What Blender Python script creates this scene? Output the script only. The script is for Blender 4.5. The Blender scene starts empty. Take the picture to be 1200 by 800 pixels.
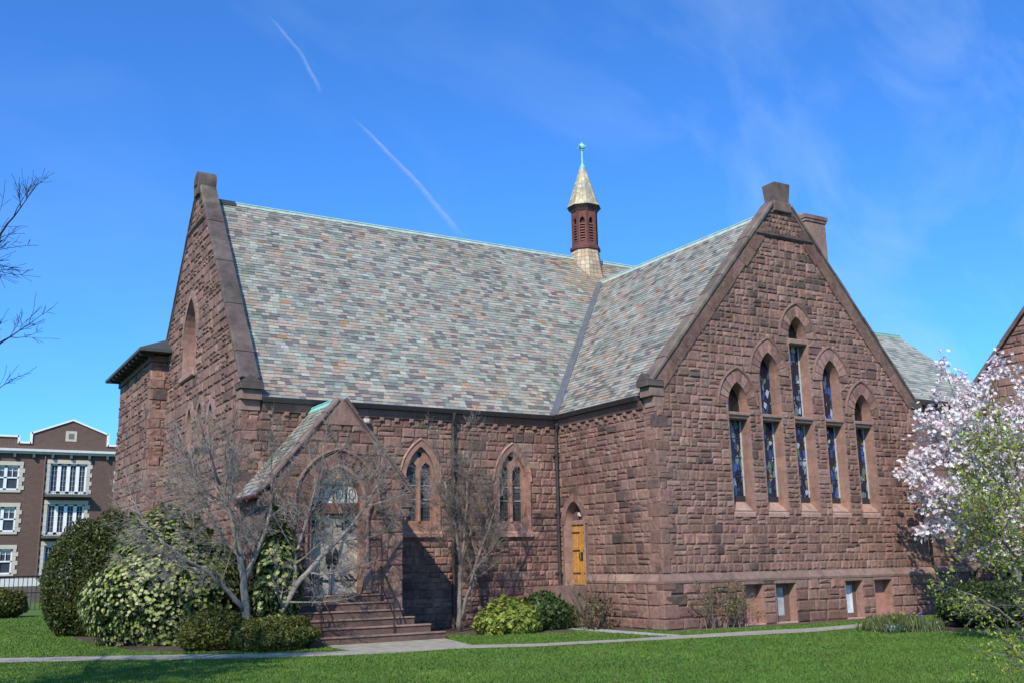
import bpy, bmesh, math, random
import numpy as np
from math import sin, cos, pi, sqrt, atan2, radians
from mathutils import Vector, Matrix

S = bpy.context.scene
COL = S.collection

# ------------------------------------------------------------------ camera
CAM = np.array([-19.3128, -24.2662, 2.0542])
YAW, PITCH, ROLL, FPX = 0.5315, 0.2137, -0.0184, 1185.0
cyw, syw, cpt, spt, crl, srl = cos(YAW), sin(YAW), cos(PITCH), sin(PITCH), cos(ROLL), sin(ROLL)
Rv = np.array([cyw, -syw, 0.0]); Fv = np.array([syw*cpt, cyw*cpt, spt]); Uv = np.array([-syw*spt, -cyw*spt, cpt])
RC = crl*Rv + srl*Uv; UC = -srl*Rv + crl*Uv
cam = bpy.data.cameras.new('camera'); cam_o = bpy.data.objects.new('camera', cam); COL.objects.link(cam_o)
M4 = Matrix(((RC[0], UC[0], -Fv[0], CAM[0]), (RC[1], UC[1], -Fv[1], CAM[1]), (RC[2], UC[2], -Fv[2], CAM[2]), (0, 0, 0, 1)))
cam_o.matrix_world = M4
cam.sensor_width = 36.0; cam.lens = FPX/1200*36.0; cam.clip_start = 0.1; cam.clip_end = 20000
S.camera = cam_o

def project(P):                       # used only to rank pieces by size in view
    d = np.asarray(P, float) - CAM
    f = d @ Fv
    return 600 + FPX*(d @ RC)/f, 400 - FPX*(d @ UC)/f

# ------------------------------------------------------------------ light
SUN = Vector((-1.1, -1.0, 1.2)).normalized()
W = bpy.data.worlds.new('World'); S.world = W; W.use_nodes = True
nt = W.node_tree; nt.nodes.clear()
out = nt.nodes.new('ShaderNodeOutputWorld'); bg = nt.nodes.new('ShaderNodeBackground')
sky = nt.nodes.new('ShaderNodeTexSky'); sky.sky_type = 'NISHITA'; sky.sun_disc = False
sky.sun_elevation = math.asin(SUN.z); sky.sun_rotation = atan2(SUN.x, SUN.y)
sky.altitude = 300; sky.air_density = 1.0; sky.dust_density = 0.7; sky.ozone_density = 2.5
tint = nt.nodes.new('ShaderNodeMixRGB'); tint.blend_type = 'MULTIPLY'; tint.inputs[0].default_value = 1.0
tint.inputs[2].default_value = (0.43, 1.03, 1.80, 1)
# thin cirrus: soft streaks by direction
tc = nt.nodes.new('ShaderNodeTexCoord'); mp = nt.nodes.new('ShaderNodeMapping')
mp.inputs['Location'].default_value = (2.3, 0.7, 1.1); mp.inputs['Rotation'].default_value = (0.3, 0.5, 0.9); mp.inputs['Scale'].default_value = (1.6, 5.5, 3.2)
nz = nt.nodes.new('ShaderNodeTexNoise'); nz.inputs['Scale'].default_value = 1.7; nz.inputs['Detail'].default_value = 7
nz.inputs['Roughness'].default_value = 0.55; nz.inputs['Distortion'].default_value = 0.6
rp = nt.nodes.new('ShaderNodeValToRGB'); rp.color_ramp.elements[0].position = 0.47; rp.color_ramp.elements[1].position = 0.95
rp.color_ramp.elements[1].color = (0.62, 0.62, 0.62, 1)
cl = nt.nodes.new('ShaderNodeMixRGB'); cl.inputs[2].default_value = (4.6, 6.0, 7.8, 1)
L = nt.links.new
L(tc.outputs['Generated'], mp.inputs['Vector']); L(mp.outputs[0], nz.inputs['Vector']); L(nz.outputs[0], rp.inputs[0])
dt = nt.nodes.new('ShaderNodeVectorMath'); dt.operation = 'DOT_PRODUCT'; dt.inputs[1].default_value = (0.80, -0.55, -0.12)
mr = nt.nodes.new('ShaderNodeMapRange'); mr.interpolation_type = 'SMOOTHSTEP'
for k_, v_ in ((1, -0.25), (2, 0.42), (3, 0.22), (4, 1.0)): mr.inputs[k_].default_value = v_
mm = nt.nodes.new('ShaderNodeMath'); mm.operation = 'MULTIPLY'
L(tc.outputs['Generated'], dt.inputs[0]); L(dt.outputs['Value'], mr.inputs[0]); L(mr.outputs[0], mm.inputs[0]); L(rp.outputs[0], mm.inputs[1])
L(sky.outputs[0], tint.inputs[1]); L(mm.outputs[0], cl.inputs[0]); L(tint.outputs[0], cl.inputs[1])
L(cl.outputs[0], bg.inputs[0]); bg.inputs[1].default_value = 0.12; L(bg.outputs[0], out.inputs[0])
sl = bpy.data.lights.new('sun', 'SUN'); sl.energy = 4.3; sl.angle = radians(0.55); sl.color = (1.0, 0.94, 0.83)
so = bpy.data.objects.new('sun', sl); COL.objects.link(so)
so.rotation_euler = SUN.to_track_quat('Z', 'Y').to_euler(); so.location = (-30, -30, 40)
S.view_settings.view_transform = 'Standard'; S.view_settings.look = 'None'
S.view_settings.exposure = 0.18; S.view_settings.gamma = 1.0
S.cycles.max_bounces = 6; S.cycles.transparent_max_bounces = 16

rng = random.Random(11)
nrng = np.random.default_rng(5)

# ------------------------------------------------------------------ helpers
def link(o, parent=None):
    COL.objects.link(o)
    if parent is not None: o.parent = parent
    return o
def tag(o, label=None, cat=None, group=None, kind=None):
    if label: o['label'] = label
    if cat: o['category'] = cat
    if group: o['group'] = group
    if kind: o['kind'] = kind
    return o
def thing(name, label, cat, loc=(0, 0, 0), group=None):
    o = bpy.data.objects.new(name, None); o.location = loc; o.empty_display_size = 0.2
    link(o); return tag(o, label, cat, group)

class MB:
    """collects coloured polygons and links them as ONE mesh object"""
    def __init__(s): s.v = []; s.f = []; s.c = []
    def add(s, vs, fs, col=(1, 1, 1)):
        n = len(s.v); s.v.extend(vs); s.f.extend([tuple(i+n for i in f) for f in fs]); s.c.extend([col]*len(vs))
    def box(s, x0, x1, y0, y1, z0, z1, col=(1, 1, 1)):
        s.add([(x0,y0,z0),(x1,y0,z0),(x1,y1,z0),(x0,y1,z0),(x0,y0,z1),(x1,y0,z1),(x1,y1,z1),(x0,y1,z1)],
              [(3,2,1,0),(4,5,6,7),(0,1,5,4),(1,2,6,5),(2,3,7,6),(3,0,4,7)], col)
    def mbox(s, m, u0, u1, z0, z1, d0, d1, col=(1, 1, 1), bev=0.0):
        """box in a wall's own coordinates, from depth d0 out to d1"""
        b = bev
        P = [m(u0,z0,d0),m(u1,z0,d0),m(u1,z1,d0),m(u0,z1,d0)]
        if b:
            P += [m(u0,z0,d1-b),m(u1,z0,d1-b),m(u1,z1,d1-b),m(u0,z1,d1-b)]
            P += [m(u0+b,z0+b,d1),m(u1-b,z0+b,d1),m(u1-b,z1-b,d1),m(u0+b,z1-b,d1)]
            F = [(3,2,1,0)]+[(i,(i+1)%4,(i+1)%4+4,i+4) for i in range(4)]+[(i+4,(i+1)%4+4,(i+1)%4+8,i+8) for i in range(4)]+[(8,9,10,11)]
        else:
            P += [m(u0,z0,d1),m(u1,z0,d1),m(u1,z1,d1),m(u0,z1,d1)]
            F = [(3,2,1,0),(4,5,6,7)]+[(i,(i+1)%4,(i+1)%4+4,i+4) for i in range(4)]
        s.add(P, F, col)
    def tube(s, pts, rad, k=6, col=(1, 1, 1), cap=True):
        n0 = len(s.v); N = len(pts); pts = [Vector(p) for p in pts]; up = None
        for i, p in enumerate(pts):
            t = (pts[min(i+1, N-1)]-pts[max(i-1, 0)])
            t = t.normalized() if t.length > 1e-9 else Vector((0, 0, 1))
            if up is None:
                a = Vector((0, 0, 1)) if abs(t.z) < 0.9 else Vector((1, 0, 0))
                up = t.cross(a).normalized()
            else:
                up = (up - t*up.dot(t)); up = up.normalized() if up.length > 1e-6 else t.orthogonal().normalized()
            w = t.cross(up); r = rad[i] if hasattr(rad, '__len__') else rad
            for j in range(k):
                a = 2*pi*j/k; s.v.append(tuple(p + up*(r*cos(a)) + w*(r*sin(a)))); s.c.append(col)
        for i in range(N-1):
            for j in range(k):
                a = n0+i*k+j; b = n0+i*k+(j+1)%k
                s.f.append((a, b, b+k, a+k))
        if cap:
            s.f.append(tuple(n0+j for j in range(k))[::-1]); s.f.append(tuple(n0+(N-1)*k+j for j in range(k)))
    def lathe(s, prof, center, k=8, col=(1, 1, 1), rot=0.0):
        n0 = len(s.v); cx, cy = center[:2]
        for r, z in prof:
            for j in range(k):
                a = 2*pi*j/k+rot; s.v.append((cx+r*cos(a), cy+r*sin(a), z)); s.c.append(col)
        for i in range(len(prof)-1):
            for j in range(k):
                a = n0+i*k+j; b = n0+i*k+(j+1)%k; s.f.append((a, b, b+k, a+k))
        s.f.append(tuple(n0+j for j in range(k))[::-1]); s.f.append(tuple(n0+(len(prof)-1)*k+j for j in range(k)))
    def build(s, name, mat, parent=None, smooth=False, kind=None, label=None):
        me = bpy.data.meshes.new(name); me.from_pydata([tuple(v) for v in s.v], [], s.f)
        a = me.attributes.new('col', 'FLOAT_COLOR', 'POINT')
        c = np.ones((len(s.v), 4), np.float32); c[:, :3] = np.array(s.c, np.float32).reshape(-1, 3)
        a.data.foreach_set('color', c.ravel())
        if smooth: me.polygons.foreach_set('use_smooth', [True]*len(me.polygons))
        me.materials.append(mat); me.update()
        o = bpy.data.objects.new(name, me); link(o, parent)
        if kind: o['kind'] = kind
        if label: o['label'] = label
        return o

def np_quads(name, V, C, mat, parent=None, kind=None, label=None, k=4):
    """V (n,k,3) separate polygons, C (n,3) colour each"""
    n = len(V); me = bpy.data.meshes.new(name)
    me.vertices.add(n*k); me.vertices.foreach_set('co', V.astype(np.float32).ravel())
    me.loops.add(n*k); me.loops.foreach_set('vertex_index', np.arange(n*k, dtype=np.int32))
    me.polygons.add(n); me.polygons.foreach_set('loop_start', np.arange(0, n*k, k, dtype=np.int32))
    me.polygons.foreach_set('loop_total', np.full(n, k, np.int32))
    a = me.attributes.new('col', 'FLOAT_COLOR', 'POINT')
    c = np.ones((n*k, 4), np.float32); c[:, :3] = np.repeat(C, k, axis=0); a.data.foreach_set('color', c.ravel())
    me.materials.append(mat); me.update(calc_edges=True)
    o = bpy.data.objects.new(name, me); link(o, parent)
    if kind: o['kind'] = kind
    if label: o['label'] = label
    return o

def plate(outer, holes, m, d0, d1, mb, col=(1, 1, 1)):
    """flat plate with holes in wall coordinates between depths d0 (back) and d1 (front)"""
    bm = bmesh.new(); loops = []
    for lp in [outer]+list(holes):
        vs = [bm.verts.new((u, z, 0)) for u, z in lp]; loops.append(vs)
        for i in range(len(vs)): bm.edges.new((vs[i], vs[(i+1) % len(vs)]))
    bmesh.ops.triangle_fill(bm, use_beauty=True, use_dissolve=False, edges=bm.edges[:])
    bm.verts.index_update()
    P = [(v.co.x, v.co.y) for v in bm.verts]; F = [tuple(v.index for v in f.verts) for f in bm.faces]; bm.free()
    n = len(P)
    mb.add([m(u, z, d1) for u, z in P]+[m(u, z, d0) for u, z in P],
           F+[tuple(i+n for i in f)[::-1] for f in F], col)
    for lp in [outer]+list(holes):
        k = len(lp)
        mb.add([m(u, z, d0) for u, z in lp]+[m(u, z, d1) for u, z in lp], [(i, (i+1) % k, (i+1) % k+k, i+k) for i in range(k)], col)

def jit(c, a=0.12, r=None):
    r = r or rng; k = 1+r.uniform(-a, a)
    return tuple(max(0.004, x*k*(1+r.uniform(-a*.25, a*.25))) for x in c)

class Arch:
    """pointed opening: centre c, half width a, bottom zb, spring zs, radius R"""
    def __init__(s, c, a, zb, zs, R=None): s.c, s.a, s.zb, s.zs = c, a, zb, zs; s.R = R or 2*a
    def apex(s, off=0): R = s.R+off; return s.zs + sqrt(R*R-(s.R-s.a)**2)
    def half(s, z, off=0):
        if z <= s.zs: return s.a+off
        dz = z-s.zs; R = s.R+off
        return sqrt(R*R-dz*dz)-(s.R-s.a) if dz < R else -1
    def iv(s, z, off=0):
        if z < s.zb-1e-6: return None
        h = s.half(z, off)
        return (s.c-h, s.c+h) if h > 0.01 else None
    def side(s, sgn, n=8, off=0, t0=0.0):
        """points of one flank from the spring to the apex"""
        R = s.R+off; top = math.asin(min(1, (s.apex(off)-s.zs)/R)); r = []
        for i in range(n+1):
            t = t0+(top-t0)*i/n; r.append((s.c+sgn*(R*cos(t)-(s.R-s.a)), s.zs+R*sin(t)))
        return r
    def outline(s, off=0, zb=None, n=8):
        zb = s.zb if zb is None else zb
        rt = s.side(1, n, off); lf = s.side(-1, n, off)
        return [(s.c-s.a-off, zb), (s.c+s.a+off, zb)]+rt+lf[::-1][1:]

# ------------------------------------------------------------------ materials
def mat(name, rough=0.85, noise=None, bump=0.0, bscale=20.0, tint=(1, 1, 1), spec=0.3, metallic=0.0, stain=None, trans=0.0, streak=False):
    """noise = (scale, amount) of colour variation on top of the per-piece colour"""
    m = bpy.data.materials.new(name); m.use_nodes = True; t = m.node_tree; b = t.nodes['Principled BSDF']
    b.inputs['Roughness'].default_value = rough; b.inputs['Specular IOR Level'].default_value = spec; b.inputs['Metallic'].default_value = metallic
    at = t.nodes.new('ShaderNodeAttribute'); at.attribute_name = 'col'
    geo = t.nodes.new('ShaderNodeNewGeometry'); cur = at.outputs['Color']
    def mul(a, bcol=None, sock=None, fac=1.0):
        x = t.nodes.new('ShaderNodeMixRGB'); x.blend_type = 'MULTIPLY'; x.inputs[0].default_value = fac
        t.links.new(a, x.inputs[1])
        if sock is not None: t.links.new(sock, x.inputs[2])
        else: x.inputs[2].default_value = (*bcol, 1)
        return x.outputs[0]
    if tint != (1, 1, 1): cur = mul(cur, tint)
    def noise_node(sc, det=5, rg=0.6, vec=None):
        n = t.nodes.new('ShaderNodeTexNoise'); n.inputs['Scale'].default_value = sc; n.inputs['Detail'].default_value = det
        n.inputs['Roughness'].default_value = rg; t.links.new(vec or geo.outputs['Position'], n.inputs['Vector']); return n.outputs[0]
    def ramp(s, p0, c0, p1, c1):
        r = t.nodes.new('ShaderNodeValToRGB'); e = r.color_ramp.elements; e[0].position = p0; e[1].position = p1
        e[0].color = (*c0, 1); e[1].color = (*c1, 1); t.links.new(s, r.inputs[0]); return r.outputs[0]
    if noise:
        sc, am = noise
        cur = mul(cur, sock=ramp(noise_node(sc), 0.28, (1-am,)*3, 0.72, (1+am,)*3))
    if stain:
        sc, p0, p1, c = stain
        v = None
        if streak:
            mp_ = t.nodes.new('ShaderNodeMapping'); mp_.inputs['Scale'].default_value = (1, 1, 0.35); t.links.new(geo.outputs['Position'], mp_.inputs[0]); v = mp_.outputs[0]
        cur = mul(cur, sock=ramp(noise_node(sc, 6, 0.65, v), p0, (1, 1, 1), p1, c))
    t.links.new(cur, b.inputs['Base Color'])
    if bump:
        bn = t.nodes.new('ShaderNodeBump'); bn.inputs['Strength'].default_value = bump; bn.inputs['Distance'].default_value = 0.03
        t.links.new(noise_node(bscale, 8, 0.7), bn.inputs['Height']); t.links.new(bn.outputs[0], b.inputs['Normal'])
    if trans:
        tr = t.nodes.new('ShaderNodeBsdfTranslucent'); mx = t.nodes.new('ShaderNodeMixShader'); mx.inputs[0].default_value = trans
        t.links.new(cur, tr.inputs[0]); t.links.new(b.outputs[0], mx.inputs[1]); t.links.new(tr.outputs[0], mx.inputs[2])
        t.links.new(mx.outputs[0], t.nodes['Material Output'].inputs[0])
    return m
STONE = mat('brownstone', 0.92, (7.0, 0.34), 0.8, 18, stain=(0.8, 0.50, 0.78, (0.46, 0.45, 0.46)), streak=True)
DRESSED = mat('dressed_stone', 0.85, (6.0, 0.22), 0.4, 25, stain=(1.3, 0.50, 0.82, (0.48, 0.46, 0.46)), streak=True)
COPING = mat('weathered_coping_stone', 0.9, (2.5, 0.35), 0.4, 20, stain=(1.3, 0.5, 0.75, (0.45, 0.45, 0.45)), streak=True)
MORTAR = mat('mortar', 0.95, (6.0, 0.2), 0.3, 40)
SLATE = mat('slate', 0.6, (9.0, 0.16), 0.25, 30, spec=0.4, stain=(0.30, 0.50, 0.85, (0.80, 0.78, 0.74)), streak=True)
COPPER = mat('verdigris_copper', 0.7, (4.0, 0.2), 0.1, 20)
METAL = mat('dark_metal', 0.5, (6.0, 0.2), 0.1, 30, spec=0.5)
LEAD = mat('lead_flashing', 0.5, (3.0, 0.2), 0.1, 15, spec=0.5)
WOOD = mat('weathered_wood', 0.75, (7.0, 0.28), 0.3, 40, stain=(2.0, 0.5, 0.8, (0.6, 0.6, 0.6)))
YWOOD = mat('golden_oak', 0.5, (9.0, 0.30), 0.25, 30)
PAINT = mat('white_paint', 0.5, (3.0, 0.08))
CONC = mat('concrete', 0.9, (3.5, 0.22), 0.3, 40, stain=(0.9, 0.48, 0.8, (0.68, 0.67, 0.62)))
BARK = mat('bark', 0.9, (7.0, 0.3), 0.6, 30)
LEAF = mat('leaf', 0.5, (6.0, 0.2), trans=0.28, spec=0.4)
PETAL = mat('petal', 0.6, (6.0, 0.06), trans=0.35, spec=0.2)
GRASSM = mat('grass_blade', 0.6, (0.5, 0.22), trans=0.25, spec=0.25)
GLASS = mat('dark_glass', 0.12, (5.0, 0.3), spec=0.6)
CURTAIN = mat('plaster_board', 0.85, (5.0, 0.12))

def stained_glass():
    m = bpy.data.materials.new('stained_glass'); m.use_nodes = True; t = m.node_tree; b = t.nodes['Principled BSDF']
    g = t.nodes.new('ShaderNodeNewGeometry'); vo = t.nodes.new('ShaderNodeTexVoronoi'); vo.inputs['Scale'].default_value = 5.0
    mp_ = t.nodes.new('ShaderNodeMapping'); mp_.inputs['Scale'].default_value = (1.6, 1, 0.8)
    t.links.new(g.outputs['Position'], mp_.inputs[0]); t.links.new(mp_.outputs[0], vo.inputs['Vector'])
    sep = t.nodes.new('ShaderNodeSeparateColor'); t.links.new(vo.outputs['Color'], sep.inputs[0])
    r = t.nodes.new('ShaderNodeValToRGB'); r.color_ramp.interpolation = 'CONSTANT'; e = r.color_ramp.elements
    e[0].position = 0; e[0].color = (0.012, 0.02, 0.05, 1); e[1].position = 0.34; e[1].color = (0.03, 0.06, 0.15, 1)
    for p, c in ((0.46, (0.12, 0.18, 0.22, 1)), (0.56, (0.02, 0.025, 0.03, 1)), (0.74, (0.34, 0.40, 0.46, 1)), (0.84, (0.035, 0.08, 0.32, 1)), (0.91, (0.10, 0.16, 0.10, 1)), (0.96, (0.25, 0.18, 0.07, 1))):
        x = e.new(p); x.color = c
    t.links.new(sep.outputs[0], r.inputs[0])
    v2 = t.nodes.new('ShaderNodeTexVoronoi'); v2.feature = 'DISTANCE_TO_EDGE'; v2.inputs['Scale'].default_value = 5.0
    t.links.new(mp_.outputs[0], v2.inputs['Vector'])
    r2 = t.nodes.new('ShaderNodeValToRGB'); r2.color_ramp.elements[0].position = 0.02; r2.color_ramp.elements[1].position = 0.06
    t.links.new(v2.outputs[0], r2.inputs[0])
    x = t.nodes.new('ShaderNodeMixRGB'); x.blend_type = 'MULTIPLY'; x.inputs[0].default_value = 1
    t.links.new(r.outputs[0], x.inputs[1]); t.links.new(r2.outputs[0], x.inputs[2]); t.links.new(x.outputs[0], b.inputs['Base Color'])
    b.inputs['Roughness'].default_value = 0.18; b.inputs['Specular IOR Level'].default_value = 0.6
    return m
STAINED = stained_glass()

def brick_mat():
    m = bpy.data.materials.new('brick_facing'); m.use_nodes = True; t = m.node_tree; b = t.nodes['Principled BSDF']
    g = t.nodes.new('ShaderNodeNewGeometry'); sp = t.nodes.new('ShaderNodeSeparateXYZ'); cb = t.nodes.new('ShaderNodeCombineXYZ')
    ad = t.nodes.new('ShaderNodeMath'); ad.operation = 'ADD'
    t.links.new(g.outputs['Position'], sp.inputs[0]); t.links.new(sp.outputs[0], ad.inputs[0]); t.links.new(sp.outputs[1], ad.inputs[1])
    t.links.new(ad.outputs[0], cb.inputs[0]); t.links.new(sp.outputs[2], cb.inputs[1])
    br = t.nodes.new('ShaderNodeTexBrick'); br.inputs['Scale'].default_value = 1.0
    br.inputs['Brick Width'].default_value = 0.22; br.inputs['Row Height'].default_value = 0.075; br.inputs['Mortar Size'].default_value = 0.008
    br.inputs['Color1'].default_value = (0.085, 0.046, 0.034, 1); br.inputs['Color2'].default_value = (0.122, 0.066, 0.048, 1); br.inputs['Mortar'].default_value = (0.19, 0.14, 0.11, 1)
    t.links.new(cb.outputs[0], br.inputs['Vector'])
    n = t.nodes.new('ShaderNodeTexNoise'); n.inputs['Scale'].default_value = 1.2; n.inputs['Detail'].default_value = 6
    r = t.nodes.new('ShaderNodeValToRGB'); r.color_ramp.elements[0].position = .3; r.color_ramp.elements[0].color = (.8, .8, .8, 1); r.color_ramp.elements[1].position = .7; r.color_ramp.elements[1].color = (1.15, 1.15, 1.15, 1)
    x = t.nodes.new('ShaderNodeMixRGB'); x.blend_type = 'MULTIPLY'; x.inputs[0].default_value = 1
    t.links.new(n.outputs[0], r.inputs[0]); t.links.new(br.outputs[0], x.inputs[1]); t.links.new(r.outputs[0], x.inputs[2]); t.links.new(x.outputs[0], b.inputs['Base Color'])
    b.inputs['Roughness'].default_value = 0.9
    return m
BRICK = brick_mat()

# ------------------------------------------------------------------ church dimensions (metres)
GW, DN, XL = 12.0, 5.6, -11.2             # transept width, its depth, nave's left end
EZ, RT, RN = 7.01, 13.96, 15.3            # eave, transept ridge, nave ridge
YE, YR, XE = 5.44, 12.05, -0.16           # nave eave line, nave ridge line, transept eave line
TN, TT = (RN-EZ)/(YR-YE), (RT-EZ)/(GW/2-XE)
GA, GK = 14.49, 7.44                      # transept gable apex and kneeler heights
GT = (GA-GK)/(GW/2)
LA, LYC, LH = 15.95, 12.35, 6.75          # left gable apex, its middle, half width
LT = (LA-GK)/LH
def mG(u, z, d): return (u, -d, z)
def mS(u, z, d): return (-d, u, z)
def mN(u, z, d): return (u, DN-d, z)
def mL(u, z, d): return (XL-d, u, z)
PY = 2.9                                   # porch front plane
def mP(u, z, d): return (u, PY-d, z)

church = thing('stone_church', 'brownstone church with patterned slate roofs, crossing gables and a small spirelet', 'church')

STC = [(.238, .132, .098), (.210, .115, .086), (.264, .149, .111), (.184, .102, .078), (.250, .138, .101), (.220, .124, .092), (.228, .137, .105), (.282, .167, .126)]
DARK = [(.115, .075, .062), (.14, .085, .068)]
PINK = (.36, .20, .145)
def stone_col(darkp=0.06):
    return jit(rng.choice(DARK), .2) if rng.random() < darkp else jit(rng.choice(STC), .16)

PIECES = []        # every rock-faced stone: (vertices, faces, colour, wall part)
SLATES = []
def stone_piece(m, l0, r0, z0, l1, r1, z1, col, wall, rel=(0.015, 0.06), d0=0.0):
    rel = (rel[0]*.6, rel[1]*.62); j = 0.004
    l0 += j; l1 += j; r0 -= j; r1 -= j; z0 += j; z1 -= j
    if r0-l0 < 0.03: r0 = l0+0.03
    if r1-l1 < 0.03:
        mid = (l1+r1)/2; l1, r1 = mid-.015, mid+.015
    w = max(r0-l0, r1-l1); h = z1-z0
    mu = min(.3, .05/w+.02); mz = min(.3, .045/h+.02)
    us = [0, mu*rng.uniform(.6, 1.3), .5*rng.uniform(.8, 1.2), 1-mu*rng.uniform(.6, 1.3), 1] if w > .4 else [0, mu, 1-mu, 1]
    zs = [0, mz*rng.uniform(.6, 1.3), 1-mz*rng.uniform(.6, 1.3), 1]
    nu, nz = len(us), len(zs); vs = []; base = rng.uniform(*rel)
    for b, t in enumerate(zs):
        for a, s in enumerate(us):
            edge = a in (0, nu-1) or b in (0, nz-1)
            l = l0+(l1-l0)*t; r = r0+(r1-r0)*t; jj = 0 if edge else 1
            d = -0.012 if edge else base*rng.uniform(.55, 1.35)
            vs.append(m(l+(r-l)*s+jj*rng.uniform(-.012, .012), z0+(z1-z0)*t+jj*rng.uniform(-.01, .01), d0+d))
    fs = [(b*nu+a, b*nu+a+1, (b+1)*nu+a+1, (b+1)*nu+a) for b in range(nz-1) for a in range(nu-1)]
    PIECES.append((vs, fs, col, wall))

def courses(m, wall, lo, hi, z0, z1, holes, hr=(.30, .44), wr=(.34, .85), split=.5, rel=(.015, .06), d0=0.0, darkp=.06, darkfn=None):
    z = z0
    while z < z1-.04:
        h = rng.uniform(*hr)
        if z+h > z1-.16: h = z1-z
        a, b = z, z+h
        segs = [(lo(a), hi(a), lo(b), hi(b))]
        for H in holes:
            mid = (a+b)/2; im = H(mid)
            if im is None:
                continue
            ia = H(a) or im; ib = H(b) or im
            if ib[1]-ib[0] < im[1]-im[0]-1.2: ib = im
            ns = []
            for (l0, r0, l1, r1) in segs:
                lm, rm = (l0+l1)/2, (r0+r1)/2
                if im[1] <= lm or im[0] >= rm: ns.append((l0, r0, l1, r1)); continue
                if im[0] > lm+.06: ns.append((l0, ia[0], l1, ib[0]))
                if im[1] < rm-.06: ns.append((ia[1], r0, ib[1], r1))
            segs = ns
        for (l0, r0, l1, r1) in segs:
            lm, rm = (l0+l1)/2, (r0+r1)/2
            if rm-lm < .08: continue
            ul, first = lm, True
            cl0, cl1 = l0, l1
            while True:
                w = rng.uniform(*wr)*(.75 if h < .3 else 1)
                nx = max(ul, cl0, cl1)+w
                last = nx > min(rm, r0, r1)-.22
                e0, e1 = (r0, r1) if last else (nx, nx)
                dp = darkp if darkfn is None else darkfn((ul+(rm if last else nx))/2, (a+b)/2)
                if h > .27 and rng.random() < split:
                    t = rng.uniform(.36, .64); zm = a+h*t
                    ml, mr = cl0+(cl1-cl0)*t, e0+(e1-e0)*t
                    def sub(zl, zh, la, ra, lb, rb):
                        if (ra+rb-la-lb)/2 > .55 and rng.random() < .6:
                            q = (la+ra+lb+rb)/4+rng.uniform(-.12, .12)
                            stone_piece(m, la, q, zl, lb, q, zh, stone_col(dp), wall, rel, d0); stone_piece(m, q, ra, zl, q, rb, zh, stone_col(dp), wall, rel, d0)
                        else: stone_piece(m, la, ra, zl, lb, rb, zh, stone_col(dp), wall, rel, d0)
                    sub(a, zm, cl0, e0, ml, mr); sub(zm, b, ml, mr, cl1, e1)
                else:
                    stone_piece(m, cl0, e0, a, cl1, e1, b, stone_col(dp), wall, rel, d0)
                if last: break
                ul = nx; cl0 = cl1 = nx
        z = b

MORT = (.20, .13, .10)
# ---- walls: mortar sheets with openings; their stones are added over them
lanc = [Arch(3.38+1.457*i, .43, 3.5, zs) for i, zs in enumerate((6.88, 7.98, 9.35, 7.95, 6.86))]
sdoor = Arch(4.64, .56, 1.22, 3.25, 0.80)
nwin = [Arch(c, .70, 2.98, 4.72, 1.45) for c in (-5.28, -1.84)]
lbig = Arch(12.6, 1.0, 8.9, 10.0, 1.95)
ltrip = [Arch(c, .34, 6.2, zs) for c, zs in ((9.0, 6.7), (10.5, 6.95), (12.0, 6.95))]
parch = Arch(-9.10, .76, 1.22, 3.76, 1.02)
bwin = [(2.98, 3.84), (4.33, 5.22), (7.47, 8.30), (8.86, 9.74)]

def gl(z): return max(0, (z-GK)/GT) if z > GK else 0.0
def gr(z): return GW-gl(z)
mb = MB()
plate([(0, 0), (GW, 0), (GW, GK), (GW/2, GA), (0, GK)],
      [[(a, .03), (b, .03), (b, 1.20), (a, 1.20)] for a, b in bwin]+[l.outline() for l in lanc], mG, -.6, -.011, mb, MORT)
w_gable = mb.build('gable_wall', MORTAR, church, label='front gable wall with five stepped lancet windows')
def rect_hole(a, b, z0, z1): return lambda z: (a, b) if z0 <= z <= z1 else None
def arch_hole(A, off=0, zb=None):
    zb = A.zb if zb is None else zb
    return lambda z: (A.iv(z, off if z > A.zs-.02 else 0.0)) if z >= zb and z < A.apex(off)-.01 else None
hl = [arch_hole(l, .40, 3.32) if False else (lambda z, l=l: None if z < 3.36 or z > l.apex(.40)-.02 else ((l.c-l.a, l.c+l.a) if z < l.zs-.02 else (l.c-l.half(z, .40), l.c+l.half(z, .40)))) for l in lanc]
def merged(z):
    return None
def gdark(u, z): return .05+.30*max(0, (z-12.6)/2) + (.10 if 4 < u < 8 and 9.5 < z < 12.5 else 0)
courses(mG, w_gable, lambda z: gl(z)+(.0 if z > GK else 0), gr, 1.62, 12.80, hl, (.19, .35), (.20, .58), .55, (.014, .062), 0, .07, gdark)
courses(mG, w_gable, gl, gr, 12.98, 14.2, [], (.17, .22), (.17, .26), 0, (.02, .07), 0, .4)
bh = [rect_hole(a-.0, b+.0, 0.0, 1.22) for a, b in bwin]
courses(mG, w_gable, lambda z: -.10, lambda z: GW+.1, 0.0, 1.34, bh, (.30, .38), (.38, .95), .22, (.02, .065), .12, .12)
# side wall of the transept
mb = MB()
plate([(0.02, 0), (DN+.3, 0), (DN+.3, 7.2), (0.02, 7.2)], [sdoor.outline()], mS, -.55, -.02, mb, MORT)
w_side = mb.build('side_wall', MORTAR, church, label='short wall of large stones with golden wooden door')
courses(mS, w_side, lambda z: 0.02, lambda z: DN+.05, 1.62, 6.62, [lambda z: None if z < 1.2 or z > sdoor.apex(.28) else ((sdoor.c-sdoor.half(z, .2), sdoor.c+sdoor.half(z, .2)))], (.20, .36), (.26, .66), .40, (.012, .05), 0, .07)
courses(mS, w_side, lambda z: -.12, lambda z: DN+.05, 0.0, 1.34, [rect_hole(sdoor.c-.75, sdoor.c+.75, 0, 1.4)], (.30, .40), (.4, .95), .15, (.02, .06), .12, .12)
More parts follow.
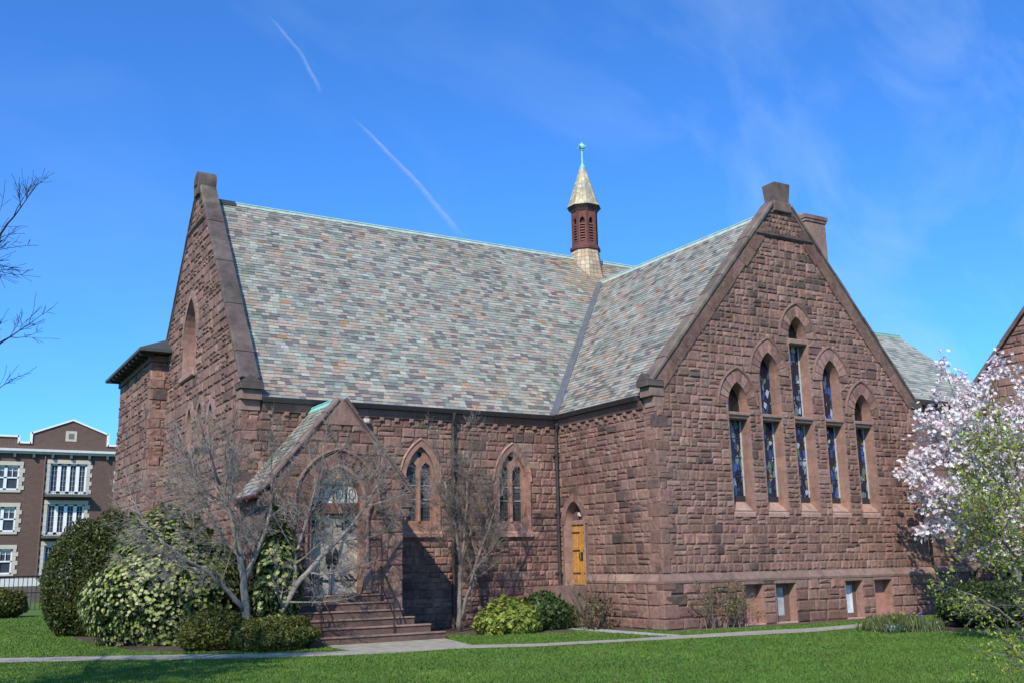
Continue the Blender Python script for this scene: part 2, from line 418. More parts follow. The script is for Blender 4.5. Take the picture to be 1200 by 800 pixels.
# nave wall
mb = MB()
plate([(XL, 0), (0.1, 0), (0.1, 7.2), (XL, 7.2)], [n.outline() for n in nwin], mN, -.55, -.02, mb, MORT)
w_nave = mb.build('nave_wall', MORTAR, church, label='long nave wall of brown rubble under the eaves')
courses(mN, w_nave, lambda z: XL+.02, lambda z: .03, 0.0, 6.62,
        [(lambda z, n=n: None if z < 2.9 or z > n.apex(.05) else (n.c-n.half(z, .05), n.c+n.half(z, .05))) for n in nwin], (.20, .34), (.22, .60), .45, (.015, .06), 0, .08)
# left gable wall
mb = MB()
plate([(DN+.02, 0), (LYC+LH, 0), (LYC+LH, GK), (LYC, LA), (DN+.02, GK)], [lbig.outline()]+[l.outline() for l in ltrip], mL, -.6, -.02, mb, MORT)
w_left = mb.build('end_wall', MORTAR, church, label='end gable wall seen at a steep angle')
def ll(z): return LYC-LH+max(0, (z-GK)/LT) if z > GK else DN+.02
def lr(z): return LYC+LH-max(0, (z-GK)/LT) if z > GK else LYC+LH
lh = [(lambda z, l=l: None if z < l.zb-.1 or z > l.apex(.25) else ((l.c-l.a, l.c+l.a) if z < l.zs else (l.c-l.half(z, .25), l.c+l.half(z, .25)))) for l in [lbig]+ltrip]
courses(mL, w_left, ll, lr, 1.5, 14.3, lh, (.28, .46), (.35, .9), .4, (.02, .08), 0, .06)
courses(mL, w_left, ll, lr, 14.42, 15.6, [], (.2, .3), (.2, .35), 0, (.02, .06), 0, .3)
courses(mL, w_left, lambda z: DN-.1, lambda z: LYC+LH, 0, 1.34, [], (.30, .40), (.4, .95), .15, (.02, .06), .12, .1)

# ---- water table, string courses, cornices
def mould(m, u0, u1, prof, step, name, matl, parent, base=PINK, jt=.14):
    """run of moulded stones; prof = [(d, z)] closed profile"""
    u = u0; k = 0
    while u < u1-.05:
        e = min(u1, u+step*rng.uniform(.8, 1.2))
        if u1-e < .3: e = u1
        b = MB(); n = len(prof)
        b.add([m(u+.004, z, d) for d, z in prof]+[m(e-.004, z, d) for d, z in prof],
              [(i, (i+1) % n, (i+1) % n+n, i+n) for i in range(n)]+[tuple(range(n))[::-1], tuple(range(n, 2*n))], jit(base, jt))
        b.build(name, matl, parent); u = e
wt = [(-.05, 1.33), (.15, 1.33), (.16, 1.40), (.03, 1.60), (-.05, 1.60)]
mould(mG, -.15, GW+.12, wt, 1.3, 'water_table_stone', DRESSED, w_gable, (.24, .15, .118))
mould(mS, -.02, sdoor.c-.78, wt, 1.2, 'water_table_stone', DRESSED, w_side, (.30, .19, .145))
mould(mL, DN-.1, LYC+LH, wt, 1.3, 'water_table_stone', DRESSED, w_left, (.26, .16, .125))
sc = [(-.05, 12.80), (.05, 12.80), (.11, 12.87), (.11, 12.95), (.02, 13.0), (-.05, 13.0)]
mould(mG, gl(12.9)+.02, gr(12.9)-.02, sc, .9, 'string_course', COPING, w_gable, (.10, .07, .06))
mould(mL, ll(14.36)+.02, lr(14.36)-.02, [(d, z+1.5) for d, z in sc], .9, 'string_course', COPING, w_left, (.14, .09, .075))
cor = [(-.05, 6.62), (.06, 6.62), (.12, 6.74), (.16, 6.86), (-.05, 6.86)]
mould(mS, .55, DN-.15, cor, 1.1, 'cornice_stone', DRESSED, w_side, (.20, .12, .095))
mould(mN, XL+.65, -.16, cor, 1.1, 'cornice_stone', DRESSED, w_nave, (.20, .12, .095))
def corbels(m, u0, u1, wall):
    proto = None; u = u0
    while u < u1:
        b = MB(); b.mbox(m, -.075, .075, 6.50, 6.63, -.03, .09, jit((.23, .135, .105), .1), .025)
        o = b.build('corbel', DRESSED, wall) if proto is None else link(proto.copy(), wall)
        if proto is None: proto = o
        v = Vector(m(u, 0, 0))-Vector(m(0, 0, 0)); o.location = v
        u += .52
corbels(mS, 1.0, DN-.3, w_side); corbels(mN, XL+.9, -.4, w_nave)
# gutters
g = MB(); y = .62
g.add([mS(u, z, d) for u in (.62, DN-.25) for d, z in ((.10, 6.87), (.26, 6.87), (.33, 7.0), (.30, 7.02), (.12, 6.97))], [(i, (i+1) % 5, (i+1) % 5+5, i+5) for i in range(5)]+[(4, 3, 2, 1, 0), (5, 6, 7, 8, 9)], (.045, .04, .04))
g.build('gutter', METAL, church)
g = MB()
g.add([mN(u, z, d) for u in (XL+.62, -.30) for d, z in ((.10, 6.87), (.26, 6.87), (.33, 7.0), (.30, 7.02), (.12, 6.97))], [(i, (i+1) % 5, (i+1) % 5+5, i+5) for i in range(5)]+[(4, 3, 2, 1, 0), (5, 6, 7, 8, 9)], (.05, .045, .045))
g.build('gutter', METAL, church)
# downspouts
for x in (-4.18, -.12):
    b = MB(); yy = DN-.16 if x < -1 else DN-.14
    b.tube([(x, DN-.30, 6.9), (x, DN-.26, 6.7), (x, yy, 6.45), (x, yy, 3.5), (x, yy, .25), (x, yy-.12, .1)], .06, 8, (.045, .035, .035))
    for z in (5.6, 3.6, 1.6): b.box(x-.085, x+.085, yy-.05, DN+.0, z, z+.06, (.04, .03, .03))
    b.build('downspout', METAL, church)
b = MB(); b.tube([(GW+.02, -.09, 5.6), (GW+.02, -.09, 1.7), (GW+.02, -.24, 1.5), (GW+.02, -.24, .1)], .055, 8, (.035, .028, .028)); b.build('downspout', METAL, church)

# ---- quoins on the front corner
def quoins(cx, cy, sx, sy, z0, z1, parent, name='quoin'):
    z = z0; k = 0
    while z < z1-.1:
        h = min(rng.uniform(.3, .48), z1-z)
        if z1-z-h < .15: h = z1-z
        a, b_ = (.55, .32) if k % 2 else (.30, .58)
        a *= rng.uniform(.85, 1.15); b_ *= rng.uniform(.85, 1.15)
        b = MB(); o = .03
        x0, x1 = sorted((cx-sx*o, cx+sx*a)); y0, y1 = sorted((cy-sy*o, cy+sy*b_))
        bm = bmesh.new(); bmesh.ops.create_cube(bm, size=1)
        bmesh.ops.bevel(bm, geom=bm.edges[:], offset=.07, segments=1, affect='EDGES')
        for v in bm.verts:
            v.co = Vector(((x0+x1)/2+v.co.x*(x1-x0-.012)+rng.uniform(-.012, .012), (y0+y1)/2+v.co.y*(y1-y0-.012)+rng.uniform(-.012, .012), z+h/2+v.co.z*(h-.012)))
        bm.verts.index_update()
        b.add([tuple(v.co) for v in bm.verts], [tuple(v.index for v in f.verts) for f in bm.faces], stone_col(.1)); bm.free()
        b.build(name, STONE, parent); z += h; k += 1
quoins(0, 0, 1, 1, 1.6, 6.95, w_gable)
quoins(-.13, -.13, 1, 1, 0, 1.33, w_gable)
quoins(GW, 0, -1, 1, 1.6, 6.95, w_gable)
quoins(XL, DN, 1, 1, 1.6, 6.95, w_left)

# ---- roofs
SLC = [((.300, .315, .255), 27), ((.232, .238, .198), 22), ((.375, .382, .312), 14), ((.355, .270, .205), 18), ((.390, .322, .250), 11), ((.170, .143, .138), 8), ((.165, .176, .146), 7), ((.38, .21, .10), .9)]
SLW = [w for _, w in SLC]
def slate_rows(R, lo, hi, vmax, roof, expo=.160, wr=(.20, .36), pal=None, store=True, mb=None, tone=1.0):
    v = 0.0; i = 0
    while v < vmax-.02:
        v1 = min(v+expo, vmax); a0, b0, a1, b1 = lo(v), hi(v), lo(v1), hi(v1)
        u = min(a0, a1)-rng.uniform(0, .3); end = max(b0, b1)
        while u < end:
            w = rng.uniform(*wr); e = u+w
            L0, L1 = max(u, a0), max(u, a1); R0, R1 = min(e, b0), min(e, b1)
            if R0-L0 > .02 or R1-L1 > .02:
                R0 = max(R0, L0+.005); R1 = max(R1, L1+.005)
                t = .026+rng.uniform(-.006, .008); lo_ = v-.012+rng.uniform(-.012, .01); ov = v1+.004
                g_ = .005
                vs = [R(L0+g_, lo_, 0), R(R0-g_, lo_, 0), R(L0+g_, lo_, t), R(R0-g_, lo_, t), R(R1-g_, ov, .008), R(L1+g_, ov, .008)]
                c = rng.choices(SLC, SLW)[0][0] if pal is None else rng.choice(pal)
                if pal is None and v < 1.2 and rng.random() < .25: c = SLC[rng.choice((3, 4, 5))][0]
                pp = R((L0+R0)/2, v, 0); ds = sqrt((pp[0]-6.0)**2+(pp[1]-11.4)**2)
                if pal is None and ds < 2.4 and rng.random() < 1.15-ds/2.4: c = rng.choice([(.36, .27, .17), (.30, .235, .16), (.38, .30, .20)])
                c = jit(tuple(x*tone*(.95, .925, .925)[q_] for q_, x in enumerate(c)), .13)
                fs = [(2, 3, 4, 5), (0, 1, 3, 2), (0, 2, 5), (1, 4, 3)]
                if store: SLATES.append((vs, fs, c, roof))
                else: mb.add(vs, fs, c)
            u = e
        v += expo; i += 1
def zface(R, poly, col, mb, th=.12):
    n = len(poly)
    mb.add([R(u, v, -.002) for u, v in poly]+[R(u, v, -th) for u, v in poly], [tuple(range(n)), tuple(range(n, 2*n))[::-1]]+[(i, (i+1) % n, (i+1) % n+n, i+n) for i in range(n)], col)
th = math.atan(TN); snN, csN = sin(th), cos(th); VN = (RN-EZ)/snN
def Rn(u, v, d): return (u, YE+v*csN-d*snN, EZ+v*snN+d*csN)
th = math.atan(TT); snT, csT = sin(th), cos(th); VT = (RT-EZ)/snT
def Rt_(u, v, d): return (XE+v*csT-d*snT, u, EZ+v*snT+d*csT)
XRE = 12.3
def nave_hi(v):
    z = EZ+v*snN
    return XE+(z-EZ)/TT if z < RT else XRE
def nave_lo(v): return XL+.50
def tr_hi(v): return YE+v*snT/TN
def tr_lo(v): return .44
vR = (RT-EZ)/snN
mb = MB(); zface(Rn, [(XL+.48, 0), (XE, 0), (GW/2, vR), (XRE, vR), (XRE, VN), (XL+.6, VN)], (.12, .12, .12), mb)
r_nave = mb.build('nave_roof', SLATE, church, label='broad nave roof of pale green, grey and pink slates')
mb = MB(); zface(Rt_, [(.43, 0), (YE, 0), (tr_hi(VT), VT), (.43, VT)], (.12, .12, .12), mb)
r_tr = mb.build('transept_roof', SLATE, church, label='steep transept roof slope of mixed grey slates')
slate_rows(Rn, nave_lo, nave_hi, VN, r_nave)
slate_rows(Rt_, tr_lo, tr_hi, VT, r_tr)
# rear slopes
def RnB(u, v, d): return (u, 2*YR-YE-v*csN+d*snN, EZ+v*snN+d*csN)
def RtB(u, v, d): return (GW-XE-v*csT+d*snT, u, EZ+v*snT+d*csT)
for R_, poly, lo, hi, vm in ((RnB, [(XL+.6, 0), (XRE, 0), (XRE, VN), (XL+.6, VN)], nave_lo, lambda v: XRE, VN), (RtB, [(.6, 0), (YE, 0), (tr_hi(VT), VT), (.6, VT)], tr_lo, tr_hi, VT)):
    b = MB(); zface(R_, poly, (.12, .12, .12), b); slate_rows(R_, lo, hi, vm, None, .33, (.6, 1.1), None, False, b)
    b.build('rear_roof_slope', SLATE, church)
# far end of the nave, closed by a gable
b = MB(); b.add([(XRE-.02, YE, 0), (XRE-.02, 2*YR-YE, 0), (XRE-.02, 2*YR-YE, EZ), (XRE-.02, YR, RN-.1), (XRE-.02, YE, EZ)], [(0, 1, 2, 3, 4)], (.22, .13, .10)); b.build('far_end_wall', STONE, church)
b = MB(); b.add([(GW, 0.1, 0), (GW, YE+.2, 0), (GW, YE+.2, 7), (GW, 0.1, 7)], [(0, 1, 2, 3)], (.22, .13, .10)); b.build('east_side_wall', STONE, church)
b = MB(); b.add([(XL, LYC+LH, 0), (XRE, LYC+LH, 0), (XRE, LYC+LH, 7), (XL, LYC+LH, 7)], [(0, 1, 2, 3)], (.22, .13, .10)); b.build('rear_wall', STONE, church)
# ridge caps and valley
def ridge(p, q, w=.055, dz=.03, col=(.40, .50, .42)):
    p, q = Vector(p), Vector(q); t = (q-p).normalized(); s = t.cross(Vector((0, 0, 1)))
    b = MB(); vs = []
    for e in (p, q):
        for k, z in ((-1, -.10), (-1, -.07), (0, dz+.03), (1, -.07), (1, -.10), (0, dz)):
            vs.append(tuple(e+s*(k*w)+Vector((0, 0, z+.03))))
    b.add(vs, [(i, (i+1) % 6, (i+1) % 6+6, i+6) for i in range(6)]+[(5, 4, 3, 2, 1, 0), (6, 7, 8, 9, 10, 11)], col)
    b.tube([p+Vector((0, 0, dz+.06)), q+Vector((0, 0, dz+.06))], .035, 6, col)
    b.build('ridge_cap', COPPER, church)
ridge((XL+1.25, YR, RN), (XRE, YR, RN)); ridge((GW/2, .44, RT), (GW/2, YE+(RT-EZ)/TN+.02, RT))
b = MB(); b.mbox(lambda u, z, d: (u, YR-d, z), XL+.5, XL+1.25, RN-.05, RN+.12, -.10, .10, (.045, .06, .055)); b.build('ridge_end_flashing', METAL, church)
b = MB(); p0 = Vector((XE, YE, EZ)); p1 = Vector((GW/2, YE+(RT-EZ)/TN, RT)); n1 = Vector((0, -snN, csN)); n2 = Vector((-snT, 0, csT))
a1 = n1.cross(p1-p0).normalized(); a2 = n2.cross(p1-p0).normalized()
if a1.x > 0: a1 = -a1
if a2.y > 0: a2 = -a2
for P, nn, aa in ((p0, n1, a1), (p0, n2, a2)):
    o_ = nn*.04
    b.add([tuple(p0+o_*1.2), tuple(p1+o_*1.2), tuple(p1+aa*.15+o_), tuple(p0+aa*.19+o_)], [(0, 1, 2, 3)], (.13, .13, .135))
b.build('valley_flashing', LEAD, church)

# ---- copings, kneelers and finials
def coping(m, foot, apex, d0, d1, par, n, thick=.24, col=(.20, .15, .12), jtr=.18):
    (u0, z0), (u1, z1) = foot, apex; t = Vector((u1-u0, z1-z0)); Lg = t.length; t.normalize(); nv = Vector((-t.y, t.x))
    if nv.y < 0: nv = -nv
    for i in range(n):
        a, c = Lg*i/n+.006, Lg*(i+1)/n-.006; b = MB(); vs = []
        lift = .018 if i % 2 else 0
        for s in (a, c):
            for d, h in ((d0, 0), (d1-.06, 0), (d1-.05, .07), (d1, .08), (d1, thick-.05+lift), (d1-.05, thick+lift), (d0, thick+lift-.02)):
                p = Vector((u0, z0))+t*s+nv*h; vs.append(m(p.x, p.y, d))
        k = 7
        b.add(vs, [(q, (q+1) % k, (q+1) % k+k, q+k) for q in range(k)]+[tuple(range(k))[::-1], tuple(range(k, 2*k))], jit(col, jtr)); b.build('coping_stone', COPING, par)
def group_part(name, label=None):
    o = bpy.data.objects.new(name, None); o.empty_display_size = .1; link(o, church)
    if label: o['label'] = label
    return o
cpg = group_part('front_gable_coping'); cpl = group_part('end_gable_coping')
FO = .22
coping(mG, (-.05, GK-.10), (GW/2-.36, GA-.48), -.42, .10, cpg, 9, .20, (.17, .125, .10))
coping(mG, (GW+.05, GK-.10), (GW/2+.36, GA-.48), -.42, .10, cpg, 9, .20, (.13, .10, .085))
for sg in (-1, 1):
    f0 = Vector((GW/2+sg*(GW/2-.02), GK-.02)); f1 = Vector((GW/2+sg*.95, GA-1.15)); t_ = (f1-f0).normalized(); n_ = Vector((-sg*t_.y, sg*t_.x)) if True else None
    if n_.y > 0: n_ = -n_
    Lb = (f1-f0).length; a_ = 0.0
    while a_ < Lb-.1:
        c_ = min(Lb, a_+rng.uniform(.55, 1.0)); w_ = rng.uniform(.36, .46); b = MB()
        q_ = [f0+t_*(a_+.005), f0+t_*(c_-.005), f0+t_*(c_-.005)+n_*w_, f0+t_*(a_+.005)+n_*w_]
        b.add([mG(p.x, p.y, -.02) for p in q_]+[mG(p.x, p.y, .047+rng.uniform(-.004, .006)) for p in q_], [(4, 5, 6, 7), (0, 1, 5, 4), (1, 2, 6, 5), (2, 3, 7, 6), (3, 0, 4, 7)], jit((.19, .106, .080), .16)); b.build('slope_band_stone', STONE, w_gable); a_ = c_
coping(mL, (LYC-LH+.02, GK+.05), (LYC-.20, LA-.15), -.52, .08, cpl, 9, .19, (.115, .088, .072))
coping(mL, (LYC+LH-.02, GK+.05), (LYC+.20, LA-.15), -.52, .08, cpl, 9, .19, (.11, .085, .07))
# finial block of the front gable: stepped blocks
b = MB(); b.mbox(mG, 5.58, 6.42, 13.80, 14.20, -.42, .11, (.17, .115, .09), .03)

b.add([mG(u, z, d) for z, e_ in ((14.205, 0), (14.86, .05)) for u, d in ((5.68-e_, -.42-e_), (6.32+e_, -.42-e_), (6.32+e_, .09+e_), (5.68-e_, .09+e_))], [(3, 2, 1, 0), (4, 5, 6, 7)]+[(i, (i+1) % 4, (i+1) % 4+4, i+4) for i in range(4)], (.135, .10, .082)); b.build('gable_finial', COPING, church)
b = MB(); vs = []
NR = 14
prof = [(LYC-.30, 15.55), (LYC-.40, 15.95)]+[(LYC-.42*cos(pi*i/NR), 16.10+.38*sin(pi*i/NR)) for i in range(NR+1)]+[(LYC+.40, 15.95), (LYC+.30, 15.55)]
k = len(prof)
b.add([mL(u, z, -.52) for u, z in prof]+[mL(u, z, .13) for u, z in prof], [(i, (i+1) % k, (i+1) % k+k, i+k) for i in range(k)]+[tuple(range(k))[::-1], tuple(range(k, 2*k))], (.135, .10, .085))
b.mbox(mL, LYC-.22, LYC+.22, 15.9, 16.28, .13, .17, (.10, .08, .07), .02)
b.build('gable_finial', COPING, church)
# kneelers: small gabled blocks on corbels
def kneeler(m, u, sgn, wall, dk=-.46):
    b = MB(); c = (.10, .078, .068)
    def bx(a, e, z0, z1, d0, d1, col, bev=.02): b.mbox(m, min(a, e), max(a, e), z0, z1, d0, d1, col, bev)
    bx(u-sgn*.06, u+sgn*.36, 6.62, 6.92, dk+.02, .03, (.26, .165, .13)); bx(u-sgn*.22, u+sgn*.34, 6.93, 7.22, dk+.01, .05, (.22, .145, .115))
    u0, u1 = sorted((u-sgn*.34, u+sgn*.30)); um = (u0+u1)/2
    P = [(u0, 7.23), (u1, 7.23), (u1, 7.40), (u0, 7.40)]
    bx(u0, u1, 7.23, 7.42, dk, .10, c)
    # ridge runs across the wall so its little gable faces sideways
    vs = [m(u0, 7.425, dk), m(u1, 7.425, dk), m(u1, 7.425, .10), m(u0, 7.425, .10), m(u0, 7.66, -.18), m(u1, 7.66, -.18)]
    b.add(vs, [(0, 1, 2, 3), (3, 2, 5, 4), (1, 0, 4, 5), (0, 3, 4), (2, 1, 5)], c)
    b.build('kneeler', COPING, wall)
kneeler(mG, 0, 1, w_gable); kneeler(mG, GW, -1, w_gable); kneeler(mL, DN, 1, w_left, -.60)

# ---- lancet windows of the front gable
def ring(A, o0, o1, m, d0, d1, n, par, name, matl, base, jt=.12, gap=.004, both=True):
    """stones of an arch ring between offsets o0 and o1"""
    for sg in (-1, 1):
        R0, R1 = A.R+o0, A.R+o1
        top0 = math.asin(min(1, (A.apex(o0)-A.zs)/R0)); top1 = math.asin(min(1, (A.apex(o1)-A.zs)/R1))
        for i in range(n):
            vs = []
            for (f, gp) in ((i/n, gap), ((i+.5)/n, 0), ((i+1)/n, -gap)):
                for R_, tp in ((R0, top0), (R1, top1)):
                    t = tp*f+gp/R_
                    if f == 1 : t = tp
                    u = A.c+sg*(R_*cos(t)-(A.R-A.a)); z = A.zs+R_*sin(t)
                    vs += [m(u, z, d0), m(u, z, d1+(.012 if 0 < f < 1 else 0)+rng.uniform(-.004, .008))]
            # per station: inner back, inner front, outer back, outer front
            fs = []
            for s in (0, 4):
                fs += [(s+1, s+3, s+7, s+5), (s+0, s+1, s+5, s+4), (s+2, s+6, s+7, s+3)]
            fs += [(0, 2, 3, 1), (8, 9, 11, 10)]
            b = MB(); b.add(vs, fs, jit(base, jt)); b.build(name, matl, par)
def hood(A, off, m, d1, par, col, w=.095, n=10, drop=.0, name='hood_mould', matl=None):
    pts = A.side(-1, n, off)+A.side(1, n, off)[::-1][1:]
    pts2 = A.side(-1, n, off+w)+A.side(1, n, off+w)[::-1][1:]
    if drop:
        pts = [(pts[0][0], A.zs-drop)]+pts+[(pts[-1][0], A.zs-drop)]; pts2 = [(pts2[0][0], A.zs-drop)]+pts2+[(pts2[-1][0], A.zs-drop)]
    b = MB(); vs = []
    for (p, q) in zip(pts, pts2):
        vs += [m(*p, -.02), m(*p, d1), m(q[0]*.4+p[0]*.6, q[1]*.4+p[1]*.6, d1+.03), m(*q, d1-.01), m(*q, -.02)]
    N = len(pts); fs = []
    for i in range(N-1):
        for j in range(4): fs.append((i*5+j, i*5+j+1, (i+1)*5+j+1, (i+1)*5+j))
    fs += [(0, 1, 2, 3, 4), tuple((N-1)*5+j for j in range(5))[::-1]]
    b.add(vs, fs, col); b.build(name, matl or DRESSED, par)
def jambs(A, m, d0, d1, par, base, z0, z1, w=0.012, step=.42, name='jamb'):
    b = MB()
    for sg in (-1, 1):
        z = z0
        while z < z1-.02:
            h = min(step*rng.uniform(.8, 1.2), z1-z); c = jit(base, .10)
            u = A.c+sg*(A.a-.012)
            b.add([m(u, z+.003, d0), m(u, z+h-.003, d0), m(u, z+h-.003, d1), m(u, z+.003, d1), m(u+sg*.10, z+.003, d1), m(u+sg*.10, z+h-.003, d1)], [(0, 1, 2, 3), (3, 2, 5, 4)], c); z += h
        # arched soffit
        pts = Arch(A.c, A.a-.012, A.zb, A.zs, A.R-.012).side(sg, 8)
        for i in range(8):
            (ua, za), (ub, zb_) = pts[i], pts[i+1]
            b.add([m(ua, za, d0), m(ub, zb_, d0), m(ub, zb_, d1), m(ua, za, d1)], [(0, 1, 2, 3)], jit(base, .08))
    b.build(name, DRESSED, par)
REV = (.32, .182, .136)
for i, A in enumerate(lanc):
    lw = group_part('lancet_window', ('leftmost and lowest lancet of the stepped row', 'second lancet from the corner', 'tallest middle lancet of stained glass', 'fourth lancet from the corner', 'rightmost and lowest lancet of the stepped row')[i])
    jambs(A, mG, -.44, .006, lw, REV, 3.5, A.zs)
    ring(A, 0.0, .37, mG, -.10, .018+.012*(i % 2), 5, lw, 'voussoir', STONE, (.27, .15, .115), .30, .012)
    hood(A, .375, mG, .05, lw, jit((.215, .124, .095), .10))
    # sill
    b = MB(); b.add([mG(u, z, d) for u in (A.c-.43, A.c+.43) for d, z in ((-.46, 3.30), (.035, 3.30), (.035, 3.42), (-.40, 3.80), (-.46, 3.80))],
                    [(j, (j+1) % 5, (j+1) % 5+5, j+5) for j in range(5)]+[(4, 3, 2, 1, 0), (5, 6, 7, 8, 9)], (.40, .245, .19)); b.build('sill', DRESSED, lw)
    b = MB(); b.mbox(mG, A.c-.43, A.c+.43, 6.42, 6.62, -.45, -.02, (.30, .19, .15), .03)
    b.add([mG(A.c-.43, 6.60, -.08), mG(A.c+.43, 6.60, -.08), mG(A.c+.43, 6.60, .045), mG(A.c-.43, 6.60, .045), mG(A.c-.43, 6.68, -.2), mG(A.c+.43, 6.68, -.2), mG(A.c-.43, 6.54, .045), mG(A.c+.43, 6.54, .045), mG(A.c-.43, 6.54, -.08), mG(A.c+.43, 6.54, -.08)],
          [(3, 2, 5, 4), (6, 7, 2, 3), (8, 9, 7, 6), (3, 4, 8, 6), (2, 7, 9, 5)], (.27, .175, .14)); b.build('transom', DRESSED, lw)
    spans = [(3.98, 6.42)]
    if i == 2:
        b = MB(); b.mbox(mG, A.c-.43, A.c+.43, 9.12, 9.30, -.45, .035, (.30, .19, .15), .03); b.build('transom', DRESSED, lw); spans.append((6.62, 9.12))
    elif i in (1, 3): pass
    for (za, zb_) in spans:
        b = MB(); b.mbox(mG, A.c-.43, A.c+.43, za, zb_, -.46, -.40, (1, 1, 1)); b.build('pane', STAINED, lw)
        b = MB()
        for zz in np.arange(za+.6, zb_-.2, .62): b.mbox(mG, A.c-.42, A.c+.42, zz, zz+.03, -.405, -.385, (.03, .03, .035))
        for u in (A.c-.415, A.c+.375): b.mbox(mG, u, u+.04, za, zb_, -.405, -.37, (.45, .45, .44))
        b.build('glazing_bar', METAL, lw)
    b = MB(); b.mbox(mG, A.c-.43, A.c+.43, 3.78, 3.98, -.46, -.39, (.035, .03, .032)); b.build('vent_panel', METAL, lw)
    top0 = 9.30 if i == 2 else 6.62
    b = MB(); o = [(A.c-.43, top0), (A.c+.43, top0)]+A.side(1, 8)+A.side(-1, 8)[::-1][1:]
    plate(o, [], mG, -.46, -.40, b, (1, 1, 1) if i in (1, 3) else (.02, .018, .018)); b.build('tip_pane', STAINED if i in (1, 3) else GLASS, lw)
# ---- basement windows
for i, (a, c) in enumerate(bwin):
    bw = group_part('basement_window', ('boarded basement window nearest the corner', 'basement window with grey pane and brown frame', 'basement window with pale pane and white frame', 'boarded basement window farthest from the corner')[i])
    b = MB()
    for (u0, u1) in ((a+.004, a+.02), (c-.02, c-.004)):
        z = .0
        while z < 1.19:
            h = min(.40, 1.205-z); b.mbox(mG, u0-.0, u1+.0, z+.003, z+h-.003, -.26, .125, jit(REV, .08)); z += h
    b.mbox(mG, a, c, -.02, .035, -.30, .14, jit((.42, .28, .22), .06), .01); b.build('reveal', DRESSED, bw)
    b = MB(); b.mbox(mG, a-.02, c+.02, 1.205, 1.335, -.26, .147, jit((.24, .15, .118), .1), .03); b.build('lintel', STONE, bw)
    if i in (0, 3):
        b = MB(); n = 4
        for q in range(n):
            u0 = a+(c-a)*q/n; u1 = a+(c-a)*(q+1)/n; b.mbox(mG, u0+.003, u1-.003, .04, 1.2, -.26, -.23, jit((.40, .205, .16), .07))
        b.build('board', CURTAIN, bw)
    else:
        fc = (.16, .10, .085) if i == 1 else (.62, .61, .6)
        b = MB(); b.mbox(mG, a+.0, a+.10, .06, 1.2, -.26, -.18, (.16, .10, .085)); b.mbox(mG, c-.17, c, .06, 1.2, -.26, -.18, (.16, .10, .085)); b.mbox(mG, a+.1, c-.17, .04, .18, -.26, -.18, (.16, .10, .085)); b.mbox(mG, a+.1, c-.17, 1.08, 1.2, -.26, -.18, (.16, .10, .085))
        for u in (a+.1, c-.21): b.mbox(mG, u, u+.04, .18, 1.08, -.25, -.20, fc)
        b.mbox(mG, a+.1, c-.17, .18, .22, -.25, -.198, fc); b.build('frame', PAINT, bw)
        b = MB(); b.mbox(mG, a+.12, c-.2, .2, 1.08, -.26, -.235, (.36, .38, .38) if i == 1 else (.55, .62, .68)); b.build('pane', GLASS, bw)

# ---- two-light nave windows
for i, A in enumerate(nwin):
    nw = group_part('traceried_window', ('two-light pointed window beside the porch', 'two-light pointed window behind the bare tree')[i])
    O = Arch(A.c, A.a, 2.98, A.zs, A.R); inner = A.outline(-.17, 3.30)
    b = MB(); plate(A.outline(0, 3.0), [inner], mN, -.25, .045, b, (.36, .195, .14)); b.build('surround', DRESSED, nw)
    hood(A, .0, mN, .055, nw, (.38, .21, .155), .07)
    b = MB(); b.add([mN(u, z, d) for u in (A.c-.75, A.c+.75) for d, z in ((-.3, 2.86), (.10, 2.86), (.10, 2.98), (.04, 3.05), (-.15, 3.34), (-.3, 3.34))], [(j, (j+1) % 6, (j+1) % 6+6, j+6) for j in range(6)]+[(5, 4, 3, 2, 1, 0), tuple(range(6, 12))], (.42, .235, .18)); b.build('sill', DRESSED, nw)
    l1, l2 = Arch(A.c-.255, .185, 3.38, 5.0, .26), Arch(A.c+.255, .185, 3.38, 5.0, .26)
    occ = [(A.c+.10*cos(t), 5.50+.10*sin(t)) for t in np.linspace(0, 2*pi, 15)[:-1]]
    b = MB(); plate(A.outline(-.165, 3.31), [l1.outline(), l2.outline(), occ], mN, -.25, -.10, b, (.36, .195, .14)); b.build('tracery', DRESSED, nw)
    b = MB(); b.mbox(mN, A.c-.045, A.c+.045, 3.34, 5.02, -.10, -.055, (.40, .22, .165), .02); b.build('mullion', DRESSED, nw)
    for l in (l1, l2):
        b = MB(); b.mbox(mN, l.c-.2, l.c+.2, 3.36, 5.35, -.29, -.22, (.055, .06, .066)); p = b.build('pane', GLASS, nw)
        b = MB()
        for z in (4.05, 4.50): b.mbox(mN, l.c-.19, l.c+.19, z, z+.03, -.22, -.19, (.34, .35, .36))
        for k_ in range(1, 4): b.mbox(mN, l.c-.19+.095*k_-.006, l.c-.19+.095*k_+.006, 3.38, 5.3, -.219, -.207, (.03, .03, .03))
        for z in np.arange(3.5, 5.3, .14): b.mbox(mN, l.c-.19, l.c+.19, z, z+.010, -.2185, -.206, (.03, .03, .03))
        b.build('leading', METAL, nw)
    b = MB(); b.mbox(mN, A.c-.14, A.c+.14, 5.36, 5.64, -.29, -.22, (.02, .02, .02)); b.build('oculus_pane', GLASS, nw)

